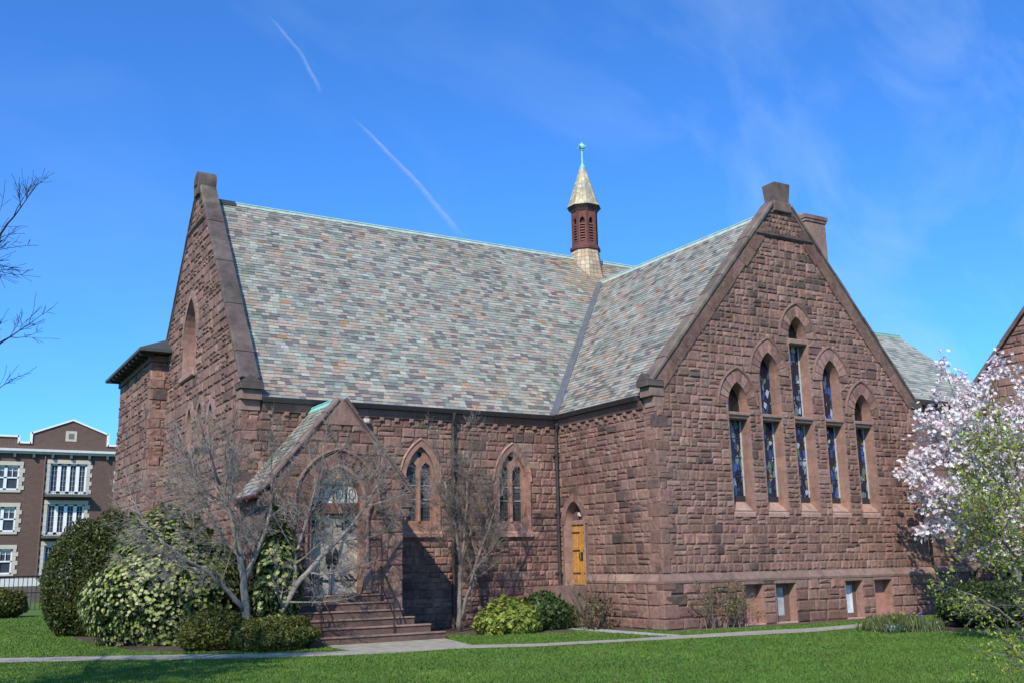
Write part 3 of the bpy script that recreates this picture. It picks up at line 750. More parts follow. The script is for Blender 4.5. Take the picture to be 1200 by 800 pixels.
# ---- golden side door
sd = group_part('side_door', 'golden oak door in a small pointed arch')
A = sdoor
jambs(A, mS, -.34, .01, sd, (.36, .215, .165), 1.22, 3.25)
ring(A, 0, .24, mS, -.1, .02, 5, sd, 'voussoir', STONE, (.27, .155, .12), .2)
b = MB(); b.mbox(mS, A.c-.56, A.c+.56, 3.22, 3.38, -.34, -.22, (.30, .18, .14), .02); b.build('lintel', DRESSED, sd)
b = MB(); plate([(A.c-.56, 3.38), (A.c+.56, 3.38)]+[p for p in A.side(1, 8) if p[1] > 3.4]+[p for p in A.side(-1, 8)[::-1][1:] if p[1] > 3.4], [], mS, -.34, -.27, b, (.13, .08, .065)); b.build('tympanum', DRESSED, sd)
b = MB(); b.mbox(mS, A.c-.07, A.c+.07, 3.50, 3.64, -.27, -.16, (.55, .5, .42), .03); b.build('door_lamp', PAINT, sd)
for q in range(7):
    u0 = A.c-.56+1.12*q/7
    b = MB(); b.mbox(mS, u0+.006, u0+1.12/7-.006, 1.24, 3.22, -.33, -.27+rng.uniform(-.004, .004), jit((.50, .245, .055), .14), .01); b.build('plank', YWOOD, sd)
for z in (1.60, 2.35, 2.95):
    b = MB(); b.mbox(mS, A.c-.54, A.c-.1, z, z+.05, -.268, -.255, (.03, .028, .026)); b.mbox(mS, A.c+.1, A.c+.54, z, z+.05, -.268, -.255, (.03, .028, .026)); b.build('strap_hinge', METAL, sd)
b = MB(); b.mbox(mS, A.c-.07, A.c+.03, 2.05, 2.32, -.262, -.24, (.03, .028, .026)); b.tube([mS(A.c+.06, 2.08, -.26), mS(A.c+.06, 2.1, -.2), mS(A.c+.06, 2.28, -.2), mS(A.c+.06, 2.3, -.26)], .015, 6, (.03, .03, .03)); b.build('door_handle', METAL, sd)
for q in range(6):
    z1 = 1.22-.2*q; b = MB(); b.box(-1.15-.0-.30*q+.0, -.02 if q == 0 else -.85-.30*q, A.c-.75, A.c+.9, 0, z1, jit((.24, .15, .12), .1)); b.build('side_step', DRESSED, sd)

# ---- spirelet on the crossing
SX, SY = 6.0, 12.05
sp = group_part('spirelet', 'slender octagonal louvred spirelet with copper finial')
RB_ = (.155, .058, .042)
b = MB(); b.lathe([(.66, 15.70), (.71, 15.74), (.71, 15.86), (.63, 15.92), (.57, 15.98)], (SX, SY), 8, (.13, .05, .04), pi/8); b.build('base_moulding', WOOD, sp)
b = MB(); b.lathe([(.42, 15.9), (.42, 17.7)], (SX, SY), 8, (.03, .02, .018), pi/8); b.build('inner_shaft', WOOD, sp)
for j in range(8):
    a = 2*pi*j/8; ca, sa = cos(a), sin(a); ap = .57*cos(pi/8); hw = .57*sin(pi/8)
    m = lambda u, z, d, ca=ca, sa=sa, ap=ap: (SX+ca*(ap+d)-sa*u, SY+sa*(ap+d)+ca*u, z)
    o = Arch(0, .115, 16.10, 17.05, .23)
    b = MB(); plate([(-hw, 15.95), (hw, 15.95), (hw, 17.62), (-hw, 17.62)], [o.outline()], m, -.08, 0, b, jit(RB_, .08)); b.build('louvre_panel', WOOD, sp)
    b = MB()
    for z in np.arange(16.14, 17.0, .125):
        b.add([m(-.115, z, -.005), m(.115, z, -.005), m(.115, z+.06, -.075), m(-.115, z+.06, -.075), m(-.115, z+.025, -.005), m(.115, z+.025, -.005), m(.115, z+.085, -.075), m(-.115, z+.085, -.075)], [(0, 1, 2, 3), (4, 5, 6, 7), (0, 1, 5, 4), (2, 3, 7, 6)], jit((.20, .085, .06), .1))
    b.build('louvre', WOOD, sp)
    b = MB(); ra = a+pi/8; b.tube([(SX+.575*cos(ra), SY+.575*sin(ra), 15.95), (SX+.575*cos(ra), SY+.575*sin(ra), 17.6)], .035, 5, (.13, .05, .04)); b.build('corner_post', WOOD, sp)
b = MB(); b.lathe([(.60, 17.55), (.66, 17.66), (.74, 17.74), (.74, 17.84), (.5, 17.86)], (SX, SY), 8, (.075, .045, .038), pi/8); b.build('cornice', WOOD, sp)
b = MB(); GOLD = [(.46, .38, .22), (.38, .34, .24), (.52, .44, .27), (.33, .30, .21), (.44, .34, .19)]
n = 16
for i in range(n):
    t0, t1 = i/n, (i+1)/n; r0 = .76-.66*t0; r1 = .76-.66*t1+.012
    if i == 0: r0 = .80
    z0, z1 = 17.80+2.02*t0, 17.80+2.02*t1
    for j in range(8):
        a0 = 2*pi*j/8+pi/8; a1 = a0+2*pi/8; kk = max(1, int(round(2*r0*sin(pi/8)/.16)))
        for q in range(kk):
            f0, f1 = q/kk, (q+1)/kk
            def P(r, f, z): return (SX+r*(cos(a0)*(1-f)+cos(a1)*f), SY+r*(sin(a0)*(1-f)+sin(a1)*f), z)
            b.add([P(r0+.012, f0+.01, z0), P(r0+.012, f1-.01, z0), P(r1, f1-.01, z1), P(r1, f0+.01, z1), P(r0-.02, f0, z0), P(r0-.02, f1, z0)], [(0, 1, 2, 3), (4, 5, 1, 0)], jit(rng.choice(GOLD), .14))
b.build('cone_slates', SLATE, sp, kind='stuff')
b = MB(); b.lathe([(.13, 19.72), (.14, 19.80), (.06, 19.95), (.045, 20.0), (.045, 20.62), (.08, 20.64), (.05, 20.68), (.12, 20.74), (.15, 20.83), (.12, 20.93), (.04, 20.99), (.01, 21.06)], (SX, SY), 10, (.26, .56, .46))
for a in range(4): b.tube([(SX+.12*cos(a*pi/2+.4), SY+.12*sin(a*pi/2+.4), 20.8), (SX+.24*cos(a*pi/2+.4), SY+.24*sin(a*pi/2+.4), 20.83)], [.05, .02], 5, (.26, .56, .46))
b.build('finial', COPPER, sp)
b = MB(); n = 10       # flared slate skirt
for i in range(n):
    t0, t1 = i/n, (i+1)/n
    def rz(t): return (1.05-.42*t**.7, 13.75+1.98*t)
    (r0, z0), (r1, z1) = rz(t0), rz(t1)
    for j in range(8):
        a0 = 2*pi*j/8+pi/8; a1 = a0+2*pi/8
        for q in range(3):
            f0, f1 = q/3, (q+1)/3
            def P(r, f, z): return (SX+r*(cos(a0)*(1-f)+cos(a1)*f), SY+r*(sin(a0)*(1-f)+sin(a1)*f), z)
            b.add([P(r0+.015, f0+.01, z0), P(r0+.015, f1-.01, z0), P(r1, f1-.01, z1), P(r1, f0+.01, z1), P(r0-.02, f0, z0), P(r0-.02, f1, z0)], [(0, 1, 2, 3), (4, 5, 1, 0)], jit(rng.choice([(.48, .33, .19), (.40, .30, .2), (.50, .40, .27)]), .12))
b.build('skirt_slates', SLATE, sp, kind='stuff')

# ---- chimney
b = MB(); b.box(13.75, 14.95, 6.0, 7.2, 7, 16.6, (.31, .185, .145)); b.build('chimney', DRESSED, church)
ch = bpy.context.scene.objects['chimney']
b = MB(); b.box(13.70, 15.0, 5.95, 7.25, 16.6, 16.72, (.27, .165, .13)); b.box(13.66, 15.04, 5.91, 7.29, 16.724, 16.90, (.22, .14, .11)); b.build('chimney_cap', COPING, ch)
b = MB(); b.lathe([(.16, 16.90), (.18, 17.1), (.14, 17.1)], (14.1, 6.6), 10, (.40, .2, .13)); b.build('chimney_pot', DRESSED, ch)

# ---- lower wing to the right with its own slate roof
WY0, WY1, WZ0, WZ1, WX0, WX1 = 6.3, 12.0, 9.05, 13.72, 12.3, 26.85
b = MB(); b.box(WX0, WX1-.5, WY0+.35, 17.5, 0, 9.0, (.24, .14, .11)); w_wing = b.build('wing_wall', STONE, church)
tw = math.atan((WZ1-WZ0)/(WY1-WY0)); VW = (WZ1-WZ0)/sin(tw)
def Rw(u, v, d): return (u, WY0+v*cos(tw)-d*sin(tw), WZ0+v*sin(tw)+d*cos(tw))
b = MB(); zface(Rw, [(WX0, 0), (WX1, 0), (WX1, VW), (WX0, VW)], (.12, .12, .12), b)
GRN = [(.33, .36, .29), (.40, .42, .33), (.28, .30, .25), (.44, .44, .34), (.24, .25, .22), (.41, .39, .31)]
b.add([(WX0, 17.7, WZ0), (WX1, 17.7, WZ0), (WX1, WY1, WZ1), (WX0, WY1, WZ1)], [(0, 1, 2, 3)], (.3, .33, .3))
b.add([(WX1, WY0, WZ0), (WX1, 17.7, WZ0), (WX1, WY1, WZ1)], [(0, 1, 2)], (.2, .12, .1))
r_wing = b.build('wing_roof', SLATE, church, label='lower wing roof of greenish slates')
slate_rows(Rw, lambda v: 16.0, lambda v: WX1, VW, r_wing, .24, (.28, .5), GRN)
ridge((WX0, WY1, WZ1), (WX1, WY1, WZ1), .12, .04, (.20, .36, .27))
b = MB(); b.box(WX0, WX1, WY0-.16, WY0+.02, WZ0-.18, WZ0+.0, (.045, .04, .038)); b.build('gutter', METAL, church)

# ---- square stair tower at the far left
TX, TY0, TY1, TZ = -11.85, 16.1, 23.0, 10.2
b = MB(); b.box(TX+.02, TX+4.2, TY0+.02, TY1, 0, TZ-.05, MORT); w_tur = b.build('tower_wall', MORTAR, church, label='square stair tower at the far end')
courses(lambda u, z, d: (TX-d, u, z), w_tur, lambda z: TY0+.02, lambda z: TY1, 0.5, TZ-.3, [], (.30, .48), (.35, .8), .35, (.02, .09), 0, .1)
courses(lambda u, z, d: (u, TY0-d, z), w_tur, lambda z: TX+.02, lambda z: TX+4, 0.5, TZ-.3, [], (.30, .48), (.35, .8), .35, (.02, .09), 0, .1)
quoins(TX, TY0, 1, 1, 2.0, TZ-.3, w_tur)
b = MB(); b.box(TX-.08, TX+4.2, TY0-.08, TY1+.1, TZ-.3, TZ-.06, (.15, .09, .07)); b.build('tower_cornice', DRESSED, church)
b = MB(); e = .58; x0, x1, y0, y1 = TX-e, TX+4.2+e, TY0-e, TY1+e
b.add([(x0, y0, TZ), (x1, y0, TZ), (x1, y1, TZ), (x0, y1, TZ), (x0, y0, TZ+.12), (x1, y0, TZ+.12), (x1, y1, TZ+.12), (x0, y1, TZ+.12), (x0+2.4, y0+2.4, TZ+1.35), (x1-2.4, y0+2.4, TZ+1.35), (x1-2.4, y1-2.4, TZ+1.35), (x0+2.4, y1-2.4, TZ+1.35)],
      [(3, 2, 1, 0)]+[(i, (i+1) % 4, (i+1) % 4+4, i+4) for i in range(4)]+[(i+4, (i+1) % 4+4, (i+1) % 4+8, i+8) for i in range(4)]+[(8, 9, 10, 11)], (.06, .065, .06)); b.build('tower_roof', SLATE, church)
for yy in np.arange(TY0-.3, TY1+.3, .75):
    b = MB(); b.box(x0+.06, TX+.0, yy, yy+.12, TZ-.14, TZ-.004, (.035, .03, .028)); b.build('eave_bracket', WOOD, church)
b = MB(); b.mbox(mL, 10.9, 11.35, 0.1, 5.0, -.02, .25, (.25, .15, .12), .04); b.build('buttress', STONE, church)

# openings of the end wall
for i, A in enumerate([lbig]+ltrip):
    lw = group_part('end_window', ('tall blind arch high in the end gable', 'first small arch low in the end gable', 'middle small arch low in the end gable', 'last small arch low in the end gable')[i])
    jambs(A, mL, -.4, .02, lw, (.36, .21, .165), A.zb, A.zs); ring(A, 0, .22, mL, -.1, .05, 5, lw, 'voussoir', STONE, (.30, .18, .14), .15)
    b = MB(); b.mbox(mL, A.c-A.a, A.c+A.a, A.zb, A.zs+A.a*2, -.5, -.4, (.03, .03, .035) if i else (.15, .085, .066)); b.build('pane', GLASS if i else STONE, lw)
    b = MB(); b.mbox(mL, A.c-.06, A.c+.06, A.zb, A.apex()-.1, -.4, -.2, (.36, .21, .165)); b.build('mullion', DRESSED, lw)
    b = MB(); b.mbox(mL, A.c-A.a-.1, A.c+A.a+.1, A.zb-.25, A.zb, -.4, .12, (.34, .2, .155), .04); b.build('sill', DRESSED, lw)

# ---- porch
PX, PH, PZ, PK = -9.03, 2.2, 6.72, 4.06
PT = (PZ-PK)/PH
po = group_part('porch_wall', 'gabled stone porch wall with a deep pointed arch')
mb = MB()
plate([(PX-1.90, 0), (PX+1.90, 0), (PX+1.90, PK+.35*PT), (PX, PZ-.1), (PX-1.90, PK+.35*PT)], [parch.outline(0, 1.22)], mP, -.45, -.02, mb, MORT)
mb.box(PX-1.90, PX-1.45, PY+.46, DN-.0, 0, 4.3, MORT); mb.box(PX+1.45, PX+1.90, PY+.46, DN, 0, 4.3, MORT)
po_m = mb.build('porch_core', MORTAR, po)
ph = [lambda z: None if z < 1.1 or z > parch.apex(.46) else ((parch.c-parch.a-.12, parch.c+parch.a+.12) if z < parch.zs else (parch.c-parch.half(z, .46), parch.c+parch.half(z, .46)))]
courses(mP, po, lambda z: PX-1.90 if z < PK+.3 else PX-2.4+(z-PK)/PT+.05, lambda z: PX+1.90 if z < PK+.3 else PX+2.4-(z-PK)/PT-.05, 0, 6.3, ph, (.26, .40), (.28, .6), .3, (.015, .055), 0, .07)
def mPL(u, z, d): return (PX-1.90-d, u, z)
def mPR(u, z, d): return (PX+1.90+d, u, z)
courses(mPL, po, lambda z: PY+.02, lambda z: DN-.03, 0, 4.2, [], (.3, .42), (.35, .8), .3, (.015, .055), 0, .07)
courses(mPR, po, lambda z: PY+.02, lambda z: DN-.03, 0, 4.2, [], (.3, .42), (.35, .8), .3, (.015, .055), 0, .07)
quoins(PX+1.90, PY, -1, 1, 0, 4.0, po); quoins(PX-1.90, PY, 1, 1, 0, 4.0, po)
pa = group_part('porch_arch', 'pointed arch of the porch door')
jambs(parch, mP, -.42, .01, pa, (.34, .19, .148), 1.22, 3.8)
ring(parch, 0, .09, mP, -.2, .05, 4, pa, 'arch_moulding', DRESSED, (.34, .185, .145), .06)
ring(parch, .095, .44, mP, -.1, .03, 7, pa, 'voussoir', STONE, (.22, .122, .094), .28, .010)
hood(parch, .44, mP, .08, pa, (.24, .145, .115), .09, 12, .12)
for sg in (-1, 1):
    u = parch.c+sg*(parch.a+.485); b = MB(); b.mbox(mP, u-.1, u+.1, 3.48, 3.70, 0, .16, (.13, .09, .075), .05); b.build('carved_boss', COPING, pa)
    u = parch.c+sg*(parch.a+.13)
    b = MB(); b.lathe([(.10, 1.95), (.10, 2.03), (.07, 2.08), (.062, 2.12), (.062, 3.38), (.075, 3.40), (.07, 3.44), (.11, 3.58), (.12, 3.62)], (u, PY-.03), 10, (.33, .185, .145)); b.build('colonette', DRESSED, pa, True)
    b = MB(); b.mbox(mP, u-.13, u+.13, 3.62, 3.76, -.1, .10, (.27, .155, .115), .02); b.build('impost', DRESSED, pa); b = MB(); b.mbox(mP, u-.13, u+.13, 1.26, 1.95, -.1, .10, (.24, .14, .105), .02); b.build('colonette_base', DRESSED, pa)
b = MB(); b.mbox(mP, parch.c-.76, parch.c+.76, 3.44, 3.76, -.42, -.24, (.20, .105, .075), .02); b.build('transom_beam', WOOD, pa)
b = MB(); plate([(parch.c-.76, 3.765), (parch.c+.76, 3.765)]+parch.side(1, 10)+parch.side(-1, 10)[::-1][1:], [], mP, -.42, -.36, b, (.78, .74, .66)); b.build('tympanum', CURTAIN, pa)
b = MB()
for q in range(1, 4):
    u = parch.c-.76+1.52*q/4; h = parch.apex() if abs(u-parch.c) < .01 else parch.zs+sqrt(max(0, parch.R**2-(abs(u-parch.c)+parch.R-parch.a)**2))
    b.mbox(mP, u-.022, u+.022, 3.77, h, -.36, -.335, (.05, .042, .04))
for z in (4.25,): b.mbox(mP, parch.c-parch.half(z), parch.c+parch.half(z), z, z+.03, -.359, -.338, (.05, .042, .04))
for q in range(4):
    u = parch.c-.76+1.52*(q+.5)/4
    b.tube([mP(u+.10*cos(t), 4.02+.16*sin(t), -.352) for t in np.linspace(0, 2*pi, 9)], .012, 4, (.06, .05, .05), False)
b.build('leading', METAL, pa)
b = MB(); b.tube([mP(parch.c+.05, 4.84, -.1), mP(parch.c+.05, 4.62, -.1)], .008, 4, (.03, .03, .03)); b.lathe([(.03, 4.62), (.085, 4.58), (.06, 4.42), (.02, 4.40)], (parch.c+.05, PY+.1), 6, (.75, .42, .10)); b.build('hanging_lantern', PAINT, pa)
pd = group_part('porch_door', 'weathered grey double door with scrolled black hinges')
DX0, DX1, DZ0, DZ1 = parch.c-.76, parch.c+.76, 1.24, 3.44
for lf in (0, 1):
    l0, l1 = (DX0, parch.c-.008) if lf == 0 else (parch.c+.008, DX1)
    b = MB(); b.mbox(mP, l0, l1, DZ0, DZ1, -.42, -.385, (.30, .26, .21)); b.build('door_leaf', WOOD, pd)
    # diagonal boards
    s = 1 if lf == 0 else -1; w = .155; k = -8
    while k < 24:
        c0 = DZ0-1.0+k*w*1.25; poly = [(l0, c0+(0 if s > 0 else (l1-l0)*.8)), (l1, c0+((l1-l0)*.8 if s > 0 else 0))]
        p = [(poly[0][0], poly[0][1]), (poly[1][0], poly[1][1]), (poly[1][0], poly[1][1]+w*1.22), (poly[0][0], poly[0][1]+w*1.22)]
        def clip(P, z, keep_above):
            o = []
            for i in range(len(P)):
                a, c = P[i], P[(i+1) % len(P)]; ia = (a[1] >= z) == keep_above; ic = (c[1] >= z) == keep_above
                if ia: o.append(a)
                if ia != ic: f = (z-a[1])/(c[1]-a[1]); o.append((a[0]+f*(c[0]-a[0]), z))
            return o
        p = clip(p, DZ0+.02, True) if p else p
        p = clip(p, DZ1-.02, False) if p else p
        if len(p) >= 3:
            n = len(p); b = MB(); c = jit((.44, .375, .295), .14)
            b.add([mP(u, z, -.384) for u, z in p]+[mP(u, z, -.362) for u, z in p], [tuple(range(n, 2*n))]+[(i, (i+1) % n, (i+1) % n+n, i+n) for i in range(n)], c); b.build('board', WOOD, pd)
        k += 1
    e = l0 if lf == 0 else l1; sg = 1 if lf == 0 else -1
    for z in (3.12, 1.62):
        b = MB(); IR = (.022, .02, .02)
        b.mbox(mP, min(e, e+sg*.66), max(e, e+sg*.66), z-.03, z+.03, -.362, -.342, IR)
        for (off, r) in ((.10, .16), (.26, .13), (.40, .09)):
            for up in (1, -1):
                pts = []
                for t in np.linspace(0, 1.45*pi, 10): pts.append(mP(e+sg*(off+r*.9*(1-cos(t))*.55), z+up*r*(1.05*sin(min(t, pi)*.5)+(0 if t < pi else -.4*(t-pi))), -.35))
                b.tube(pts, [.022]*7+[.018, .014, .026], 5, IR)
        b.build('strap_hinge', METAL, pd)
    u = parch.c+(-.10 if lf == 0 else .10)
    b = MB(); pl = [(u+x*.085, 2.22+zz) for x, zz in ((0, -.32), (.5, -.24), (.35, -.18), (1, -.1), (1, .12), (.5, .24), (0, .3), (-.5, .24), (-1, .12), (-1, -.1), (-.35, -.18), (-.5, -.24))]
    n = len(pl); b.add([mP(a, c, -.362) for a, c in pl]+[mP(a, c, -.345) for a, c in pl], [tuple(range(n, 2*n))]+[(i, (i+1) % n, (i+1) % n+n, i+n) for i in range(n)], (.022, .02, .02))
    b.tube([mP(u+.05*sin(t), 2.15-.07*cos(t), -.33) for t in np.linspace(0, 2*pi, 11)], .012, 5, (.03, .028, .028), False); b.build('door_handle', METAL, pd)
# porch roof
ths = math.atan(PT); VP = PH/cos(ths)
def RpL(u, v, d): return (PX-PH-.02+v*cos(ths)-d*sin(ths), u, PK-.08+v*sin(ths)+d*cos(ths))
def RpR(u, v, d): return (PX+PH+.02-v*cos(ths)+d*sin(ths), u, PK-.08+v*sin(ths)+d*cos(ths))
b = MB(); zface(RpL, [(PY+.26, 0), (DN, 0), (DN, VP), (PY+.26, VP)], (.12, .12, .12), b, .08); zface(RpR, [(PY+.26, 0), (DN, 0), (DN, VP), (PY+.26, VP)], (.12, .12, .12), b, .08)
r_po = b.build('porch_roof', SLATE, church, label='small porch roof of pale slates')
slate_rows(RpL, lambda v: PY+.28, lambda v: DN-.01, VP, r_po, .16); slate_rows(RpR, lambda v: PY+.28, lambda v: DN-.01, VP, r_po, .16)
ridge((PX, PY+.3, PZ-.05), (PX, DN-.01, PZ-.05), .08, .02, (.25, .55, .46))
b = MB(); b.tube([(PX-PH-.06, PY+.28, PK-.12), (PX-PH-.06, DN-.05, PK-.12)], .06, 8, (.16, .045, .028)); b.build('porch_gutter', METAL, church)
pcp = group_part('porch_coping')
coping(mP, (PX-PH-.02, PK-.12), (PX-.01, PZ-.10), -.27, .09, pcp, 6, .17, (.19, .125, .10)); coping(mP, (PX+PH+.02, PK-.12), (PX+.01, PZ-.10), -.27, .09, pcp, 6, .17, (.20, .13, .105))
b = MB(); b.add([mP(PX-.55, PZ-.78, -.1), mP(PX+.55, PZ-.78, -.1), mP(PX, PZ-.05, -.1), mP(PX-.55, PZ-.78, .05), mP(PX+.55, PZ-.78, .05), mP(PX, PZ-.05, .05)], [(3, 4, 5), (0, 1, 4, 3), (1, 2, 5, 4), (2, 0, 3, 5)], (.27, .155, .12)); b.build('apex_stone', DRESSED, pcp)
for sg in (-1, 1):
    u = PX+sg*2.02; b = MB(); b.mbox(mP, u-.2, u+.2, 3.62, 4.02, -.42, .07, (.20, .13, .105), .03); b.mbox(mP, u-.14-sg*.04, u+.14-sg*.04, 3.36, 3.61, -.42, .04, (.22, .14, .11), .03); b.build('kneeler', COPING, pcp)
# steps, cheek wall, rails
stp = group_part('porch_steps', 'flight of brownstone steps up to the porch door')
ends = [(-10.2, -7.7), (-10.25, -7.5), (-10.3, -7.3), (-10.35, -7.05), (-10.35, -6.65), (-10.35, -6.3)]
for q, (xa, xb) in enumerate(ends):
    z1 = 1.19-.207*q; y0 = 2.86-.22*q; y1 = 3.3 if q == 0 else 2.86-.22*(q-1)+.002
    nb = 2 if q in (1, 3, 4) else 1; cut = xa+(xb-xa)*rng.uniform(.35, .6); xs = [xa, xb] if nb == 1 else [xa, cut, xb]
    for a, c in zip(xs[:-1], xs[1:]):
        b = MB(); b.mbox(lambda u, z, d, y1=y1: (u, y1-d, z), a+.004, c-.004, z1-.207-.01 if q < 5 else -.05, z1, 0, y1-y0, jit((.13, .078, .06), .16), .008); b.mbox(lambda u, z, d, y1=y1: (u, y1-d, z), a+.002, c-.002, z1+.004, z1+.050, -.0, y1-y0+.035, jit((.25, .155, .12), .10), .012); b.build('step', DRESSED, stp)  # light put into the colour: blocks darkened as if shaded, treads paler as if lit
b = MB(); b.box(-10.4, -7.15, 2.8, 2.87, -.02, .80, (.22, .13, .10)); b.build('step_core', STONE, stp)
def rail(x, name='handrail'):
    b = MB(); k = (.016, .015, .016); r = .018
    b.tube([(x, 1.9, .2), (x, 1.9, 1.12)], r, 6, k); b.tube([(x+.0, 2.8, 1.03), (x, 2.8, 1.95)], r, 6, k)
    b.tube([(x, 1.76, .96), (x, 1.82, 1.08), (x, 1.9, 1.14), (x, 2.8, 1.95), (x, 2.88, 1.98)], r*1.2, 6, k); b.tube([(x, 1.9, .65), (x, 2.8, 1.45)], r*.8, 6, k); b.build(name, METAL, stp)
rail(-9.86); rail(-7.8)
# floodlight under the nave eave
b = MB(); b.mbox(mN, -7.33, -7.13, 6.38, 6.54, .10, .24, (.50, .47, .41), .04); b.mbox(mN, -7.26, -7.2, 6.30, 6.42, 0, .12, (.35, .33, .3)); b.build('floodlight', PAINT, church)

# ---- turn the stored stones and slates into parts: the largest in view singly, the rest joined
HID = {'nave_wall': [(285, 455, 492, 760)], 'gable_wall': [(1060, 470, 1300, 800), (800, 690, 868, 800)], 'end_wall': [(0, 560, 400, 800)], 'nave': [(640, 640, 720, 800), (535, 690, 720, 800)], 'porch_wall': [(250, 500, 352, 800)]}
def finish(store, name, stuffname, matl):
    sc_ = []
    for k, (vs, fs, c, w) in enumerate(store):
        P = np.array(vs); u, v = project(P); area = (u.max()-u.min())*(v.max()-v.min())
        um, vm = u.mean(), v.mean()
        if name == 'stone': area = min(area, (u.max()-u.min())*30)
        if w is None or not (0 < um < 1200 and 0 < vm < 800): area = 0
        else:
            wn = w.name
            for (x0, y0, x1, y1) in HID.get(wn, [])+[(535, 690, 720, 800), (100, 590, 350, 800)]:
                if x0 < um < x1 and y0 < vm < y1: area = 0
            if wn == 'tower_wall' or (wn == 'porch_wall' and P[:, 1].max() > PY+.35): area *= .2
            if wn.startswith('wing') : area *= .5
        sc_.append((area, k))
    sc_.sort(reverse=True); rest = MB()
    for r, (a, k) in enumerate(sc_):
        vs, fs, c, w = store[k]
        if r < 290 and a > 0: b = MB(); b.add(vs, fs, c); b.build(name, matl, w)
        else: rest.add(vs, fs, c)
    rest.build(stuffname, matl, church, kind='stuff')
finish(PIECES, 'stone', 'stonework', STONE)
finish(SLATES, 'slate', 'slating', SLATE)

exec_rest = True
# ================================================================== ground
def poly_sheet(name, pts, z, matl, col, label=None):
    b = MB(); b.add([(x, y, z) for x, y in pts], [tuple(range(len(pts)))], col); o = b.build(name, matl); o['kind'] = 'structure'
    if label: o['label'] = label
    return o
def lawn_mat():
    m = mat('lawn_turf', 0.95, (1.1, 0.30), 0.8, 14, stain=(0.35, 0.42, 0.72, (1.5, 1.12, 0.85)))
    return m
LAWNM = lawn_mat()
b = MB(); b.add([(-700, -300, 0), (700, -300, 0), (700, 900, 0), (-700, 900, 0)], [(0, 1, 2, 3)], (.080, .148, .022)); o = b.build('lawn', LAWNM); o['kind'] = 'structure'
PATH_L = [(-60, 23.2), (-17.4, 3.9), (-15.1, 2.65), (-13.5, 1.65), (-12.0, .55), (-10.9, .05), (-9.9, -.25), (-9.9, -1.45), (-10.6, -1.30), (-12.2, -.55), (-14.0, .42), (-15.3, 1.35), (-17.4, 2.45), (-60, 21.9)]
poly_sheet('path', PATH_L, .012, CONC, (.36, .32, .25))
poly_sheet('path', [(-9.9, -.25), (-9.9, 1.72), (-6.35, 1.72), (-6.6, .3), (-6.85, -.75), (-5.45, -1.5), (-2.9, -1.93), (-.9, -1.95), (1.2, -2.02), (3.6, -2.35), (6.4, -2.0), (6.9, -2.6), (5.2, -3.1), (2.3, -3.45), (0, -3.15), (-1.7, -2.85), (-3.5, -2.6), (-5.9, -2.3), (-7.6, -1.55), (-9.6, -1.55), (-9.9, -1.45)], .012, CONC, (.36, .32, .25))
poly_sheet('path', [(-.9, -1.9), (-1.5, -1.9), (-1.75, .3), (-1.75, 3.6), (-1.0, 3.6), (-1.0, .3)], .008, CONC, (.40, .38, .34))
SOIL = mat('soil', 0.95, (3, 0.3), 0.6, 15)
poly_sheet('soil_bed', [(-6.3, 3.0), (-4.5, 2.2), (-2.2, 1.2), (-1.75, 2.6), (-1.75, 5.58), (-6.3, 5.58)], .004, SOIL, (.10, .075, .05))
poly_sheet('soil_bed', [(-1.0, .5), (-.12, .3), (-.12, 5.5), (-1.0, 5.5)], .004, SOIL, (.10, .075, .05))
poly_sheet('soil_bed', [(-.1, -.75), (3.0, -.9), (12, -.75), (12, -.1), (-.1, -.1)], .004, SOIL, (.13, .095, .06))
poly_sheet('soil_bed', [(-14.8, 9.8), (-14.2, 3.6), (-12.9, 2.2), (-11.2, .75), (-10.1, 1.0), (-10.1, 5.5), (-12, 12), (-14.5, 13)], .004, SOIL, (.085, .062, .042))
poly_sheet('soil_bed', [(3.2, -5.0), (4.6, -5.7), (10, -7.2), (13.5, -4.5), (8.5, -2.7), (5.2, -3.6)], .004, SOIL, (.10, .072, .05))

